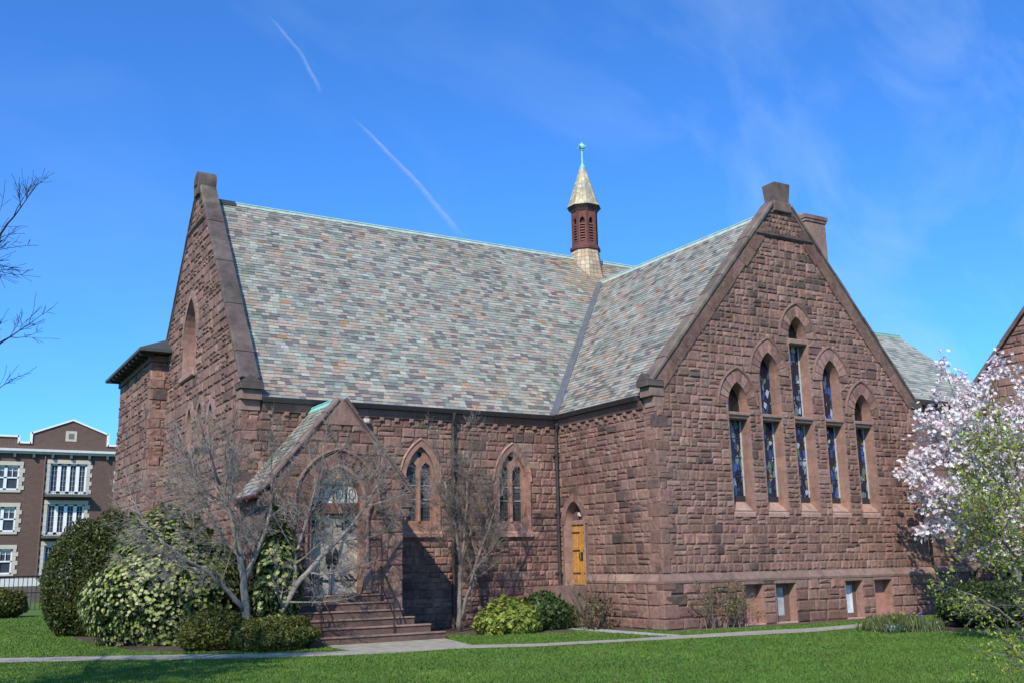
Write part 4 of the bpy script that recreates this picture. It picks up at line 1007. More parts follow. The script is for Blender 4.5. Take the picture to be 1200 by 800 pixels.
# grass blades over the part of the lawn that the photograph looks at
def in_poly(px, py, poly):
    c = np.zeros(len(px), bool); n = len(poly)
    for i in range(n):
        x0, y0 = poly[i]; x1, y1 = poly[(i+1) % n]
        if y0 == y1: continue
        t = ((y0 > py) != (y1 > py)) & (px < (x1-x0)*(py-y0)/(y1-y0)+x0); c ^= t
    return c
def grass():
    n = 520000
    r = 15.5*np.exp(nrng.random(n)*np.log(52/15.5)); a = YAW+np.radians(nrng.uniform(-40, 40, n))
    x = CAM[0]+r*np.sin(a); y = CAM[1]+r*np.cos(a)
    jx = nrng.normal(0, .05, n); jy = nrng.normal(0, .05, n); bad = np.zeros(n, bool)
    for o in list(S.objects):
        if o.name.startswith(('path', 'soil_bed')):
            bad |= in_poly(x+jx, y+jy, [(v.co.x, v.co.y) for v in o.data.vertices])
    bad |= (x > -.25) & (y > -.25) & (x < 12.3); bad |= (x > XL-.15) & (y > DN-.15); bad |= (x > -11.1) & (x < -6.3) & (y > 1.68)
    x, y, r = x[~bad], y[~bad], r[~bad]; n = len(x)
    pat = .5+.3*np.sin(x*.9+1.3*np.sin(y*.7))*np.sin(y*.8+x*.3)+.2*np.sin(x*2.3+y*1.1+2*np.sin(y*1.7))*np.sin(y*2.9-x*1.3)
    h = nrng.uniform(.018, .048, n)*(.8+.5*pat); w = (.004+.00042*r)*nrng.uniform(.7, 1.3, n); an = nrng.uniform(0, 2*np.pi, n)
    lean = nrng.uniform(0, .05, n); la = nrng.uniform(0, 2*np.pi, n)
    V = np.zeros((n, 3, 3)); V[:, 0] = np.stack([x-w*np.cos(an), y-w*np.sin(an), np.zeros(n)], 1); V[:, 1] = np.stack([x+w*np.cos(an), y+w*np.sin(an), np.zeros(n)], 1)
    V[:, 2] = np.stack([x+lean*np.cos(la), y+lean*np.sin(la), h], 1)
    c0 = np.array([.092, .185, .026]); c1 = np.array([.160, .225, .036]); t = (pat*nrng.random(n))[:, None]
    C = (c0*(1-t)+c1*t)*nrng.uniform(.8, 1.2, (n, 1))
    dry = nrng.random(n) < .035; C[dry] = np.array([.22, .19, .09])*nrng.uniform(.7, 1.2, (dry.sum(), 1))
    o = np_quads('grass', V, C, GRASSM, k=3); tag(o, 'short green mown grass covering the lawn', 'grass', kind='stuff')
grass()

# ================================================================== plants
def unit(n):
    v = nrng.normal(size=(n, 3)); return v/np.linalg.norm(v, axis=1, keepdims=True)
def leaf_quads(P, N, size, aspect=.45, droop=0.0, tilt=.6):
    """diamond leaves at points P facing roughly along N"""
    n = len(P); N = N+nrng.normal(size=(n, 3))*tilt; N /= np.linalg.norm(N, axis=1, keepdims=True)
    t = np.cross(N, unit(n)); t /= np.linalg.norm(t, axis=1, keepdims=True)+1e-9; b = np.cross(N, t)
    s = (size*nrng.uniform(.65, 1.3, n))[:, None]
    return np.stack([P-t*s, P+b*s*aspect, P+t*s, P-b*s*aspect], 1)
def lump_dirs(k=9): return unit(k), nrng.uniform(3, 8, k), nrng.uniform(0, 6.28, k)
def blob_points(n, cen, rad, lumps, amp=.13, shell=.55, zmin=0.02, power=2.0):
    d = unit(n); L_, F_, O_ = lumps
    q = np.sum(np.sin((d @ L_.T)*F_+O_), axis=1)/len(L_)
    r = (1+amp*2.2*q)*(shell+(1-shell)*nrng.random(n)**(1/power))
    # superellipsoid flattening for clipped hedges handled by rad
    P = d*r[:, None]*np.array(rad)+np.array(cen); ok = P[:, 2] > zmin
    Nn = d/np.array(rad); Nn /= np.linalg.norm(Nn, axis=1, keepdims=True)
    return P[ok], Nn[ok], (q[ok], r[ok])
def stems(root, cen, rad, n, col=(.10, .075, .055), matl=None):
    b = MB()
    for i in range(n):
        a = rng.uniform(0, 2*pi); e = (cen[0]+rad[0]*.6*cos(a), cen[1]+rad[1]*.6*sin(a), cen[2]+rad[2]*rng.uniform(.1, .6)); s = (cen[0]+.12*cos(a), cen[1]+.12*sin(a), 0)
        m_ = tuple((s[k]+e[k])/2+rng.uniform(-.08, .08) for k in range(3)); b.tube([s, m_, e], [.035, .025, .01], 5, col)
    return b.build('stem', BARK, root)
def shrub(name, label, cat, cen, rad, n, size, pal, group=None, amp=.12, shell=.6, aspect=.45, tilt=.7, nst=7, extra=None):
    base = (cen[0], cen[1], 0); root = thing(name, label, cat, base, group)
    c = (0, 0, cen[2]); lumps = lump_dirs()
    P, N, (q, r) = blob_points(n, c, rad, lumps, amp, shell)
    pal = np.array(pal); C = pal[nrng.integers(0, len(pal), len(P))]*nrng.uniform(.7, 1.3, (len(P), 1))
    ns_ = max(30, n//160); sp_, sn_, _ = blob_points(ns_, c, rad, lumps, amp, .97)
    ps = []; nn_ = []
    for p_, q_ in zip(sp_, sn_):
        d_ = q_+nrng.normal(size=3)*.5+np.array([0, 0, .5]); d_ /= np.linalg.norm(d_); Ls = nrng.uniform(.06, .20)
        for f_ in np.linspace(0, 1, 14): ps.append(p_+d_*Ls*f_+nrng.normal(size=3)*.015); nn_.append(d_)
    P = np.concatenate([P, np.array(ps)]); N = np.concatenate([N, np.array(nn_)]); C = np.concatenate([C, pal[nrng.integers(0, len(pal), len(ps))]*nrng.uniform(.8, 1.4, (len(ps), 1))])
    V = leaf_quads(P, N, size, aspect, tilt=tilt); C2 = C
    if extra is not None:
        V2, Ce = extra(c, rad, lumps, amp); V = np.concatenate([V, V2]); C2 = np.concatenate([C, Ce])
    np_quads('foliage', V, C2, LEAF, root)
    stems(root, c, rad, nst)
    return root
YEW = [(.050, .062, .010), (.070, .084, .012), (.036, .048, .009), (.100, .108, .018), (.055, .066, .013)]
BOX = [(.085, .095, .014), (.115, .122, .020), (.062, .072, .012), (.140, .135, .026)]
# big dark yew
def yew():
    root = thing('yew_bush', 'tall rounded dark green yew left of the flowering rhododendron', 'bush', (-14.15, 11.6, 0))
    lumps = lump_dirs(12); Vs = []; Cs = []
    for cen, rad, n in (((0, 0, 1.55), (1.55, 1.5, 2.15), 24000), ((.9, .5, 1.9), (1.35, 1.3, 2.15), 15000), ((2.3, 1.6, 1.7), (1.4, 1.3, 2.1), 9000)):
        P, N, _ = blob_points(n, cen, rad, lumps, .10, .72); Vs.append(leaf_quads(P, N, .065, .4, tilt=.9)); pal = np.array(YEW); Cs.append(pal[nrng.integers(0, len(pal), len(P))]*nrng.uniform(.7, 1.35, (len(P), 1)))
    np_quads('foliage', np.concatenate(Vs), np.concatenate(Cs), LEAF, root); stems(root, (0, 0, 1.6), (1.5, 1.5, 2), 6)
yew()
# rhododendron with pale bud clusters
def whorls(n, size, palc, npet=7, amp_=None):
    def f(c, rad, lumps, amp):
        P, N, _ = blob_points(n, c, rad, lumps, amp, .90); V = []; C = []
        fl = lump_dirs(7); dn = (P-np.array(c))/np.array(rad); qq = np.mean(np.sin(dn @ fl[0].T*fl[1]*1.5+fl[2]), axis=1)+nrng.normal(0, .10, len(P)); keep = qq > -.30; P, N = P[keep], N[keep]
        pal = np.array(palc)
        for p, nn in zip(P, N):
            nn = nn+np.array([0, 0, .45]); nn /= np.linalg.norm(nn); t = np.cross(nn, [.3, .5, .81]); t /= np.linalg.norm(t); b = np.cross(nn, t)
            a0 = nrng.random()*6.28; col = pal[nrng.integers(0, len(pal))]*nrng.uniform(.75, 1.25)
            for k in range(npet):
                a = a0+k*2*np.pi/npet; dr = t*np.cos(a)+b*np.sin(a); sd = -t*np.sin(a)+b*np.cos(a); s = size*nrng.uniform(.8, 1.2)
                tip = p+dr*s+nn*s*.15; mid = p+dr*s*.55+nn*s*.3
                V.append([p, mid+sd*s*.24, tip, mid-sd*s*.24]); C.append(col*nrng.uniform(.85, 1.15))
        return np.array(V), np.array(C)
    return f
RH = [(.035, .060, .016), (.050, .085, .022), (.028, .045, .014)]
PALE = [(.44, .45, .17), (.38, .41, .13), (.50, .49, .24), (.32, .36, .09), (.20, .26, .06)]
shrub('rhododendron', 'broad rhododendron covered in pale creamy green clusters beside the yew', 'bush', (-12.8, 5.9, 1.45), (2.15, 1.7, 2.05), 9500, .10, RH, None, .19, .55, .4, .8, 9, whorls(6800, .060, PALE, 7))
shrub('rhododendron', 'pale clustered shrub tucked between the bare tree and the porch', 'bush', (-11.0, 2.35, 1.45), (.62, .55, 1.75), 3000, .09, RH, None, .2, .5, .4, .8, 5, whorls(560, .068, [(.46, .48, .15), (.36, .40, .12), (.50, .50, .18)], 7))
# clipped low hedges by the path
shrub('low_hedge', 'low clipped hedge at the foot of the pale rhododendron', 'hedge', (-12.35, 2.75, .42), (1.05, .85, .60), 14000, .042, BOX, 'low hedges beside the path', .15, .75, .5, .9, 6)
shrub('low_hedge', 'low spreading hedge beside the porch steps', 'hedge', (-11.2, 1.5, .32), (1.15, .75, .48), 15000, .042, BOX, 'low hedges beside the path', .15, .75, .5, .9, 6)
shrub('clipped_hedge', 'dark rounded hedge beneath the pink magnolia', 'hedge', (8.1, -5.2, .55), (2.2, 1.3, .72), 26000, .05, [(.040, .066, .016), (.060, .095, .022), (.032, .052, .014), (.085, .115, .03)], None, .05, .85, .5, .8, 8)
shrub('clipped_hedge', 'dark hedge at the left edge of the lawn before the brick apartments', 'hedge', (-16.9, 27.5, .55), (2.6, 1.4, .85), 11000, .08, BOX, None, .06, .8, .5, .8, 8)
shrub('azalea_bush', 'bright yellow green shrub below the second nave window', 'bush', (-3.95, 2.3, .36), (1.05, .7, .56), 2900, .075, [(.20, .25, .035), (.30, .33, .05), (.14, .19, .03), (.24, .28, .05)], None, .22, .5, .38, .7, 6, whorls(330, .075, [(.36, .38, .06), (.26, .30, .05)], 7))
shrub('holly_bush', 'dark green shrub below the golden side door', 'bush', (-2.3, 3.1, .42), (1.0, .8, .68), 5000, .07, [(.040, .075, .018), (.060, .10, .022), (.085, .12, .03)], None, .22, .5, .45, .8, 6)
shrub('spreading_shrub', 'sparse brownish shrub in the corner before the plinth near the side door', 'bush', (-1.2, 1.9, .40), (.66, .55, .62), 650, .05, [(.12, .10, .045), (.15, .12, .06), (.09, .085, .03)], None, .3, .25, .45, .8, 8)
# flower clump in front of the basement windows
def clump():
    root = thing('flower_clump', 'low clump of leafy perennials in front of the basement windows', 'plants', (4.55, -4.55, 0)); V = []; C = []
    for i in range(5200):
        x, y = nrng.normal(0, .55), nrng.normal(0, .33)
        if abs(x) > 1.1: continue
        h = nrng.uniform(.12, .50)*(1-.5*abs(x)); a = nrng.random()*6.28; l = nrng.uniform(.04, .16); w = .012
        V.append([(x-w*np.sin(a), y+w*np.cos(a), 0), (x+w*np.sin(a), y-w*np.cos(a), 0), (x+l*.5*np.cos(a)+w*np.sin(a), y+l*.5*np.sin(a)-w*np.cos(a), h*.7), (x+l*np.cos(a), y+l*np.sin(a), h)])
        C.append(np.array(((.10, .14, .035), (.14, .18, .05), (.08, .11, .03), (.17, .17, .07))[nrng.integers(0, 4)])*nrng.uniform(.7, 1.3))
    np_quads('foliage', np.array(V), np.array(C), LEAF, root)
    V = []; C = []
    for i in range(260):
        x, y = nrng.uniform(-1.0, 1.1), nrng.uniform(-.62, -.25)
        for k in range(5):
            a = nrng.random()*6.28; l = nrng.uniform(.08, .16); h = nrng.uniform(.05, .2); w = .022
            V.append([(x, y, 0.01), (x+l*.5*np.cos(a)+w*np.sin(a), y+l*.5*np.sin(a)-w*np.cos(a), h), (x+l*np.cos(a), y+l*np.sin(a), h*1.1), (x+l*.5*np.cos(a)-w*np.sin(a), y+l*.5*np.sin(a)+w*np.cos(a), h)]); C.append(np.array((.26, .36, .27))*nrng.uniform(.7, 1.25))
    np_quads('silvery_leaves', np.array(V), np.array(C), LEAF, root)
    b = MB()
    for i in range(16):
        x, y, z = rng.uniform(-.9, 1.0), rng.uniform(-.4, .3), rng.uniform(.25, .55); c = rng.choice([(.5, .2, .03), (.45, .35, .04), (.15, .18, .45)]); b.lathe([(.012, z-.02), (.035, z), (.03, z+.03), (.008, z+.04)], (x, y), 6, c)
    b.build('flower_heads', PETAL, root, kind='stuff')
clump()

# ---- bare and flowering trees
class Tree:
    def __init__(s, seed, kt=.022): s.r = random.Random(seed); s.big = MB(); s.tw = MB(); s.tips = []; s.kt = kt
    def limb(s, p, d, L, r, depth, up=.12, wig=.22, kids=(3, 5), ratio=.62, spread=(28, 62), col=(.20, .17, .14), bend=None, t0=.3, minr=.004):
        R = s.r; p = Vector(p); d = Vector(d).normalized(); n = max(3, int(L/.28)); pts = [p.copy()]; dirs = [d.copy()]; rad = [r]
        end = max(minr, r*.45)
        for i in range(n):
            d = (d+Vector((R.gauss(0, wig), R.gauss(0, wig), R.gauss(0, wig)))*.45+Vector((0, 0, up*.35))+(Vector(bend)*.1 if bend else Vector())).normalized()
            p = p+d*(L/n); pts.append(p.copy()); dirs.append(d.copy()); rad.append(r+(end-r)*(i+1)/n)
        tgt = s.big if r > s.kt else s.tw
        c = tuple(x*R.uniform(.85, 1.15) for x in col)
        tgt.tube(pts, rad, 7 if r > .05 else (5 if r > .012 else 3), c, cap=r > .012)
        if depth <= 0: s.tips.append((pts[-1], dirs[-1])); s.tips.append((pts[len(pts)//2], dirs[len(pts)//2])); return pts
        for k in range(R.randint(*kids)):
            f = t0+(1-t0)*R.random()**.8; i = min(n, max(1, int(f*n))); q, dd = pts[i], dirs[i]
            ax = dd.cross(Vector((R.gauss(0, 1), R.gauss(0, 1), R.gauss(0, 1)))).normalized()
            nd = Matrix.Rotation(radians(R.uniform(*spread)), 3, ax) @ dd
            s.limb(q, nd, L*ratio*R.uniform(.7, 1.15), max(minr, rad[i]*R.uniform(.45, .7)), depth-1, up, wig, kids, ratio, spread, col, None, .2, minr)
        s.limb(pts[-1], dirs[-1], L*ratio*R.uniform(.7, 1), end, depth-1, up, wig, kids, ratio, spread, col, None, .2, minr)
        return pts
    def done(s, root):
        if s.big.v: s.big.build('trunk', BARK, root, True)
        if s.tw.v: s.tw.build('twigs', BARK, root, False)

# multi-stemmed bare tree left of the porch
t1 = thing('bare_tree', 'bare multi-stemmed tree with tangled twigs left of the porch', 'tree', (-11.75, 2.15, 0), 'bare trees around the church')
T = Tree(3); GB = (.25, .215, .18)
def path_limb(T, pts, r0, r1, col, sub, subL, depth, up=.1, ratio=.62, kids=(2, 4), wig=.25, minr=.0038):
    """hand-placed limb through points, with sub-branches"""
    P = [Vector(p) for p in pts]; Q = [P[0]]
    for a, c in zip(P[:-1], P[1:]):
        for k in range(1, 5): Q.append(a.lerp(c, k/4)+Vector((T.r.gauss(0, .015), T.r.gauss(0, .015), T.r.gauss(0, .01))))
    n = len(Q); T.big.tube(Q, [r0+(r1-r0)*i/(n-1) for i in range(n)], 8, col)
    for k in range(sub):
        i = T.r.randint(n//4, n-1); d = (Q[min(i+1, n-1)]-Q[max(0, i-1)]).normalized()
        ax = d.cross(Vector((T.r.gauss(0, 1), T.r.gauss(0, 1), T.r.gauss(0, 1)))).normalized(); nd = Matrix.Rotation(radians(T.r.uniform(30, 65)), 3, ax) @ d
        T.limb(Q[i], nd, subL*T.r.uniform(.7, 1.2), max(.009, (r0+(r1-r0)*i/(n-1))*.42), depth, up, wig, kids, ratio, (25, 60), col, None, .2, minr)
    d = (Q[-1]-Q[-3]).normalized(); T.limb(Q[-1], d, subL*1.1, r1, depth, up, wig, kids, ratio, (22, 55), col, None, .15, minr)
path_limb(T, [(0, 0, 0), (-.02, .05, .9), (-.08, .1, 1.7), (-.25, .1, 2.5), (-.5, 0, 3.3), (-.85, -.2, 4.1)], .125, .045, GB, 9, 1.2, 4)
path_limb(T, [(-.05, .05, .95), (-.55, -.15, 1.45), (-1.15, -.3, 1.95), (-1.75, -.5, 2.25), (-2.4, -.7, 2.75)], .07, .03, GB, 9, 1.0, 4)
path_limb(T, [(-.1, .1, 1.6), (.2, .1, 2.3), (.45, .0, 3.1), (.5, -.1, 3.9)], .07, .03, GB, 9, 1.1, 4)
path_limb(T, [(.25, -.1, 0), (.7, -.2, .75), (1.15, -.3, 1.5), (1.8, -.35, 2.25), (2.45, -.4, 2.9), (3.0, -.45, 3.6)], .10, .035, GB, 10, 1.1, 4)
path_limb(T, [(-.2, .1, 2.3), (-.6, .2, 2.7), (-1.1, .3, 3.5), (-1.4, .2, 4.3)], .05, .028, GB, 7, 1.05, 4)
path_limb(T, [(1.1, -.3, 1.45), (1.2, -.1, 2.3), (1.5, 0, 3.2), (1.75, 0, 4.2)], .055, .026, GB, 9, 1.05, 4)
T.done(t1)
# slender bare tree against the nave wall
t2 = thing('bare_tree', 'slender bare tree standing before the nave wall between the two windows', 'tree', (-4.72, 4.05, 0), 'bare trees around the church')
T = Tree(8); GB2 = (.20, .165, .135)
path_limb(T, [(0, 0, 0), (.03, 0, .9), (.08, 0, 1.9), (-.02, 0, 2.7), (-.25, -.05, 3.6), (-.5, -.1, 4.5)], .085, .03, GB2, 10, 1.05, 4, .16)
path_limb(T, [(.05, 0, .35), (.32, -.05, 1.2), (.6, -.1, 2.1), (1.0, -.1, 3.0), (1.35, -.15, 4.0)], .065, .028, GB2, 11, 1.05, 4, .16)
path_limb(T, [(.08, 0, 1.9), (.25, .1, 2.9), (.4, .15, 3.9), (.4, .15, 4.9)], .05, .025, GB2, 9, 1.0, 4, .16)
T.done(t2)
# bare bush by the side door
t3 = thing('bare_bush', 'leafless twiggy bush in front of the golden side door', 'bush', (-.75, 2.75, 0))
T = Tree(21, .02)
for k in range(9):
    a = k*.7; T.limb((.08*cos(a), .08*sin(a), 0), (cos(a)*.45, sin(a)*.45, 1), 1.25, .018, 2, .05, .2, (3, 4), .55, (20, 50), (.16, .12, .09), None, .25, .004)
T.done(t3)
# vine-like bush at the base of the gable
t4 = thing('rambling_rose', 'straggly half-bare climbing bush against the gable base near the corner', 'bush', (1.85, -.55, 0))
T = Tree(31, .02)
for k in range(13):
    a = rng.uniform(0, 2*pi); x = rng.uniform(-.8, .8); T.limb((x, 0, 0), (rng.uniform(-.5, .5), rng.uniform(-.2, .25), 1), .85, .014, 2, .05, .35, (2, 4), .55, (25, 70), (.20, .15, .10), None, .2, .004)
T.done(t4)
tp = np.array([list(p) for p, d in T.tips]); tp = np.repeat(tp, 3, 0)+nrng.normal(0, .05, (len(tp)*3, 3)); tp = tp[(tp[:, 2] > .02) & (tp[:, 1] < .36)]
np_quads('foliage', leaf_quads(tp, unit(len(tp)), .035, .5), np.array([(.12, .15, .04), (.22, .18, .08), (.09, .12, .03), (.28, .14, .08)])[nrng.integers(0, 4, len(tp))], LEAF, t4)

# tall bare tree just left of the view, only its outer branches reach into it
t5 = thing('bare_tree', 'bare tree at the left edge whose thin branches cross the sky', 'tree', (-21.0, -6.6, 0), 'bare trees around the church')
T = Tree(17); GB3 = (.06, .048, .042)
path_limb(T, [(0, 0, 0), (.05, .05, 2), (.1, .1, 4), (.0, .1, 6), (-.2, 0, 8.5), (-.3, 0, 10.5)], .24, .07, GB3, 8, 1.3, 4)
path_limb(T, [(.1, .1, 3.6), (.9, .0, 4.3), (1.8, -.15, 4.95), (2.4, -.2, 5.3), (2.75, -.3, 5.65)], .055, .012, GB3, 12, .46, 2, .1, .6, (2, 4), .25, .0035)
path_limb(T, [(.1, .1, 5.0), (.9, -.1, 5.9), (1.7, -.2, 6.6), (2.3, -.25, 7.0), (2.65, -.3, 7.6)], .055, .012, GB3, 13, .55, 2, .1, .6, (2, 4), .25, .0035)
path_limb(T, [(.1, .1, 3.0), (.8, .1, 3.6), (1.6, .1, 4.1), (2.5, .05, 4.75)], .04, .010, GB3, 10, .42, 2, .1, .6, (2, 3), .25, .0035)
path_limb(T, [(0, .1, 5.5), (-1.2, .6, 7), (-2.2, 1.0, 8.6)], .11, .04, GB3, 8, 1.8, 4)
path_limb(T, [(0, .1, 6), (-.6, -1.2, 7.4), (-1, -2.2, 9)], .11, .04, GB3, 8, 1.8, 4)
T.done(t5)
# leafy tree beyond the left edge; its shade lies across the lawn
t6 = thing('shade_tree', 'leafy tree just beyond the left edge shading the front lawn', 'tree', (-23.1, -10.3, 0))
T = Tree(71, .02)
path_limb(T, [(0, 0, 0), (.05, 0, 3), (.1, .1, 6), (.1, .1, 9)], .22, .08, GB3, 12, 2.0, 2)
T.done(t6); i_ = nrng.integers(0, len(T.tips), 5200); P_ = np.array([list(T.tips[k][0]) for k in i_])+nrng.normal(0, .35, (5200, 3))
np_quads('foliage', leaf_quads(P_, unit(5200)+np.array([0, 0, .5]), .13, .5), np.array([(.10, .14, .03), (.13, .17, .04)])[nrng.integers(0, 2, 5200)], LEAF, t6)

# magnolia in blossom
def blossoms(tips, root, n, size, pal, jitter=.12, name='blossom'):
    idx = nrng.integers(0, len(tips), n); P = np.array([list(tips[i][0]) for i in idx])+nrng.normal(0, jitter, (n, 3)); V = []; C = []
    pal = np.array(pal)
    for p in P:
        nn = nrng.normal(size=3)+np.array([-.3, -.3, .7]); nn /= np.linalg.norm(nn); t = np.cross(nn, [.3, .5, .81]); t /= np.linalg.norm(t); b = np.cross(nn, t)
        col = pal[nrng.integers(0, len(pal))]; a0 = nrng.random()*6.28; op = nrng.uniform(.15, .8)
        for k in range(6):
            a = a0+k*np.pi/3; dr = t*np.cos(a)+b*np.sin(a); sd = -t*np.sin(a)+b*np.cos(a); s = size*nrng.uniform(.75, 1.25)
            V.append([p, p+dr*s*.55+nn*s*op+sd*s*.32, p+dr*s*1.0+nn*s*op*.9, p+dr*s*.55+nn*s*op-sd*s*.32]); C.append(col*nrng.uniform(.88, 1.06))
    np_quads(name, np.array(V), np.minimum(np.array(C), .88), PETAL, root)
mg = thing('magnolia_tree', 'magnolia in full pale pink blossom at the right of the gable', 'tree', (12.5, -2.9, 0))
T = Tree(44, .02); MC = (.24, .21, .185)
path_limb(T, [(0, 0, 0), (.05, 0, 1), (-.1, 0, 2), (-.5, -.1, 3.4), (-1.2, -.1, 4.6), (-1.7, -.1, 5.6)], .17, .05, MC, 9, 1.35, 3, .14)
path_limb(T, [(.05, 0, 1.0), (.5, .1, 2.2), (.7, .2, 4), (.6, .2, 5.6), (.5, .2, 6.3)], .12, .045, MC, 10, 1.3, 3, .14)
path_limb(T, [(0, 0, 1.5), (1.0, -.2, 2.8), (1.9, -.4, 4.2), (2.6, -.5, 5.6)], .11, .045, MC, 8, 1.35, 3, .14)
path_limb(T, [(-.1, 0, 1.9), (-1.0, -.3, 2.5), (-1.9, -.4, 3.1), (-2.8, -.5, 3.5)], .085, .035, MC, 8, 1.05, 3, .14)
path_limb(T, [(-.3, 0, 2.8), (-1.4, .2, 3.9), (-2.3, .2, 4.7)], .075, .035, MC, 7, 1.1, 3, .14)
T.done(mg)
blossoms(T.tips, mg, 9500, .080, [(.88, .76, .75), (.88, .82, .80), (.82, .62, .64), (.88, .86, .83)], .09)
# young-leaved tree in front of the magnolia
lt = thing('leafing_tree', 'sparse tree with fresh green leaves overlapping the lower magnolia', 'tree', (4.2, -9.8, -.5))
T = Tree(52, .02); LC = (.17, .14, .11)
path_limb(T, [(0, 0, 0), (-.05, 0, 1), (-.2, .05, 2), (-.5, .05, 3), (-.9, .1, 3.7)], .09, .035, LC, 8, 1.1, 3, .05)
path_limb(T, [(0, 0, .9), (-.7, .1, 1.6), (-1.4, .2, 2.3), (-2.1, .2, 2.9)], .06, .025, LC, 8, 1.0, 3, .05)
path_limb(T, [(0, 0, 1.1), (.5, 0, 2.0), (.9, 0, 3.0), (1.2, 0, 3.8)], .06, .03, LC, 7, 1.1, 3, .05)
path_limb(T, [(-.1, 0, 1.6), (-.9, -.1, 2.6), (-1.5, -.1, 3.4), (-1.9, 0, 4.1)], .05, .025, LC, 7, 1.0, 3, .05)
T.done(lt); T.tips = [q for q in T.tips if q[0].z > 2.05]
def leaves_on(T, root, n, size, pal, jitter=.08):
    idx = nrng.integers(0, len(T.tips), n); P = np.array([list(T.tips[i][0]) for i in idx])+nrng.normal(0, jitter, (n, 3))
    pal = np.array(pal); np_quads('foliage', leaf_quads(P, unit(n)*.5+np.array([-.2, -.2, .6]), size, .5, tilt=.7), pal[nrng.integers(0, len(pal), n)]*nrng.uniform(.7, 1.3, (n, 1)), LEAF, root)
FRESH = [(.22, .26, .025), (.28, .32, .04), (.16, .20, .020), (.33, .36, .06)]
leaves_on(T, lt, 6800, .050, FRESH, .15)
# near branchy shrub in the lower right corner
ns = thing('leafing_shrub', 'arching shrub with fresh small leaves in the lower right corner', 'bush', (-4.45, -14.95, 0))
T = Tree(63, .011)
path_limb(T, [(0, 0, 0), (-.2, .1, .5), (-.5, .25, .9), (-.95, .4, 1.25), (-1.45, .55, 1.5)], .035, .012, LC, 6, .45, 2, .05, .6, (2, 4))
path_limb(T, [(0, 0, 0), (-.3, 0, .35), (-.75, .1, .55), (-1.1, .2, .6)], .028, .01, LC, 5, .4, 2, .05, .6, (2, 4))
T.done(ns); leaves_on(T, ns, 800, .030, FRESH, .07)

# ================================================================== neighbours
# gabled brownstone hall at the right edge
hall = thing('stone_hall', 'brownstone gabled hall rising behind the magnolia at the right edge', 'building', (24, 4, 0))
hall.location = (0, 0, 0)
HX0, HXA, HZE, HZA = -8.5, -1.3, 7.0, 14.2; HT = (HZA-HZE)/(HXA-HX0)     # u runs towards the viewer (-y)
def mH(u, z, d): return (24-d, -u, z)
b = MB(); plate([(HX0, 0), (2*HXA-HX0, 0), (2*HXA-HX0, HZE), (HXA, HZA), (HX0, HZE)], [], mH, -8, -.02, b, MORT); b.build('gable_wall', MORTAR, hall)
b = MB(); sv = PIECES; PIECES = []
hx = lambda z: HX0 if z < HZE else HX0+(z-HZE)/HT
courses(mH, hall, hx, lambda z: 2*HXA-hx(z), 1.6, 14.2, [], (.34, .55), (.4, 1.0), .3, (.02, .08), 0, .08)
courses(mH, hall, lambda z: HX0-.1, lambda z: 2*HXA-HX0, 0, 1.4, [], (.34, .45), (.5, 1.0), .2, (.02, .08), .1, .08)
for vs, fs, c, w in PIECES: b.add(vs, fs, c)
b.build('stonework', STONE, hall, kind='stuff'); PIECES = sv
b = MB()
def mHc(u, z, d): return mH(u, z, d)
for sg in (-1, 1):
    u0 = HXA+sg*(HXA-HX0+.15)
    b.add([mHc(u0, HZE-.05, -.5), mHc(HXA, HZA+.05, -.5), mHc(HXA, HZA+.30, -.5), mHc(u0, HZE+.22, -.5), mHc(u0, HZE-.05, .12), mHc(HXA, HZA+.05, .12), mHc(HXA, HZA+.30, .12), mHc(u0, HZE+.22, .12)],
          [(0, 1, 5, 4), (3, 2, 6, 7), (4, 5, 6, 7), (0, 3, 7, 4)], (.15, .11, .09))
b.build('coping', COPING, hall)
ha = math.atan(HT); HV = (HXA-HX0)/cos(ha)
b = MB()
for sg in (-1, 1):
    def Rh(u, v, d, sg=sg): return (24.4+u, -(HXA+sg*(HXA-HX0))+sg*(v*cos(ha)-d*sin(ha)), HZE+.02+v*sin(ha)+d*cos(ha))
    slate_rows(Rh, lambda v: 0.0, lambda v: 7.7, HV, None, .30, (.4, .8), None, False, b)
b.build('roof', SLATE, hall, kind='stuff')
b = MB(); b.mbox(mH, HX0-.1, 2*HXA-HX0, 1.4, 1.62, -.05, .16, (.24, .15, .12), .04); b.build('water_table', DRESSED, hall)
# link wall between church and hall
b = MB(); b.box(GW+.25, 23.95, 2.0, 2.35, 0, 4.6, MORT); lk = b.build('link_wall', MORTAR, church)
sv = PIECES; PIECES = []
courses(lambda u, z, d: (u, 2.0-d, z), lk, lambda z: GW+.25, lambda z: 23.9, 0, 4.6, [], (.30, .44), (.4, .9), .35, (.015, .06), 0, .07)
b = MB()
for vs, fs, c, w in PIECES: b.add(vs, fs, c)
b.build('link_stonework', STONE, lk, kind='stuff'); PIECES = sv
b = MB(); b.add([(GW+.2, 1.85, 1.35), (23.9, 1.85, 1.35), (23.9, 1.85, 1.46), (GW+.2, 1.85, 1.46), (GW+.2, 2.02, 1.6), (23.9, 2.02, 1.6), (GW+.2, 2.02, 1.35), (23.9, 2.02, 1.35)], [(0, 1, 2, 3), (3, 2, 5, 4), (6, 7, 1, 0)], (.26, .16, .125)); b.build('water_table', DRESSED, lk)
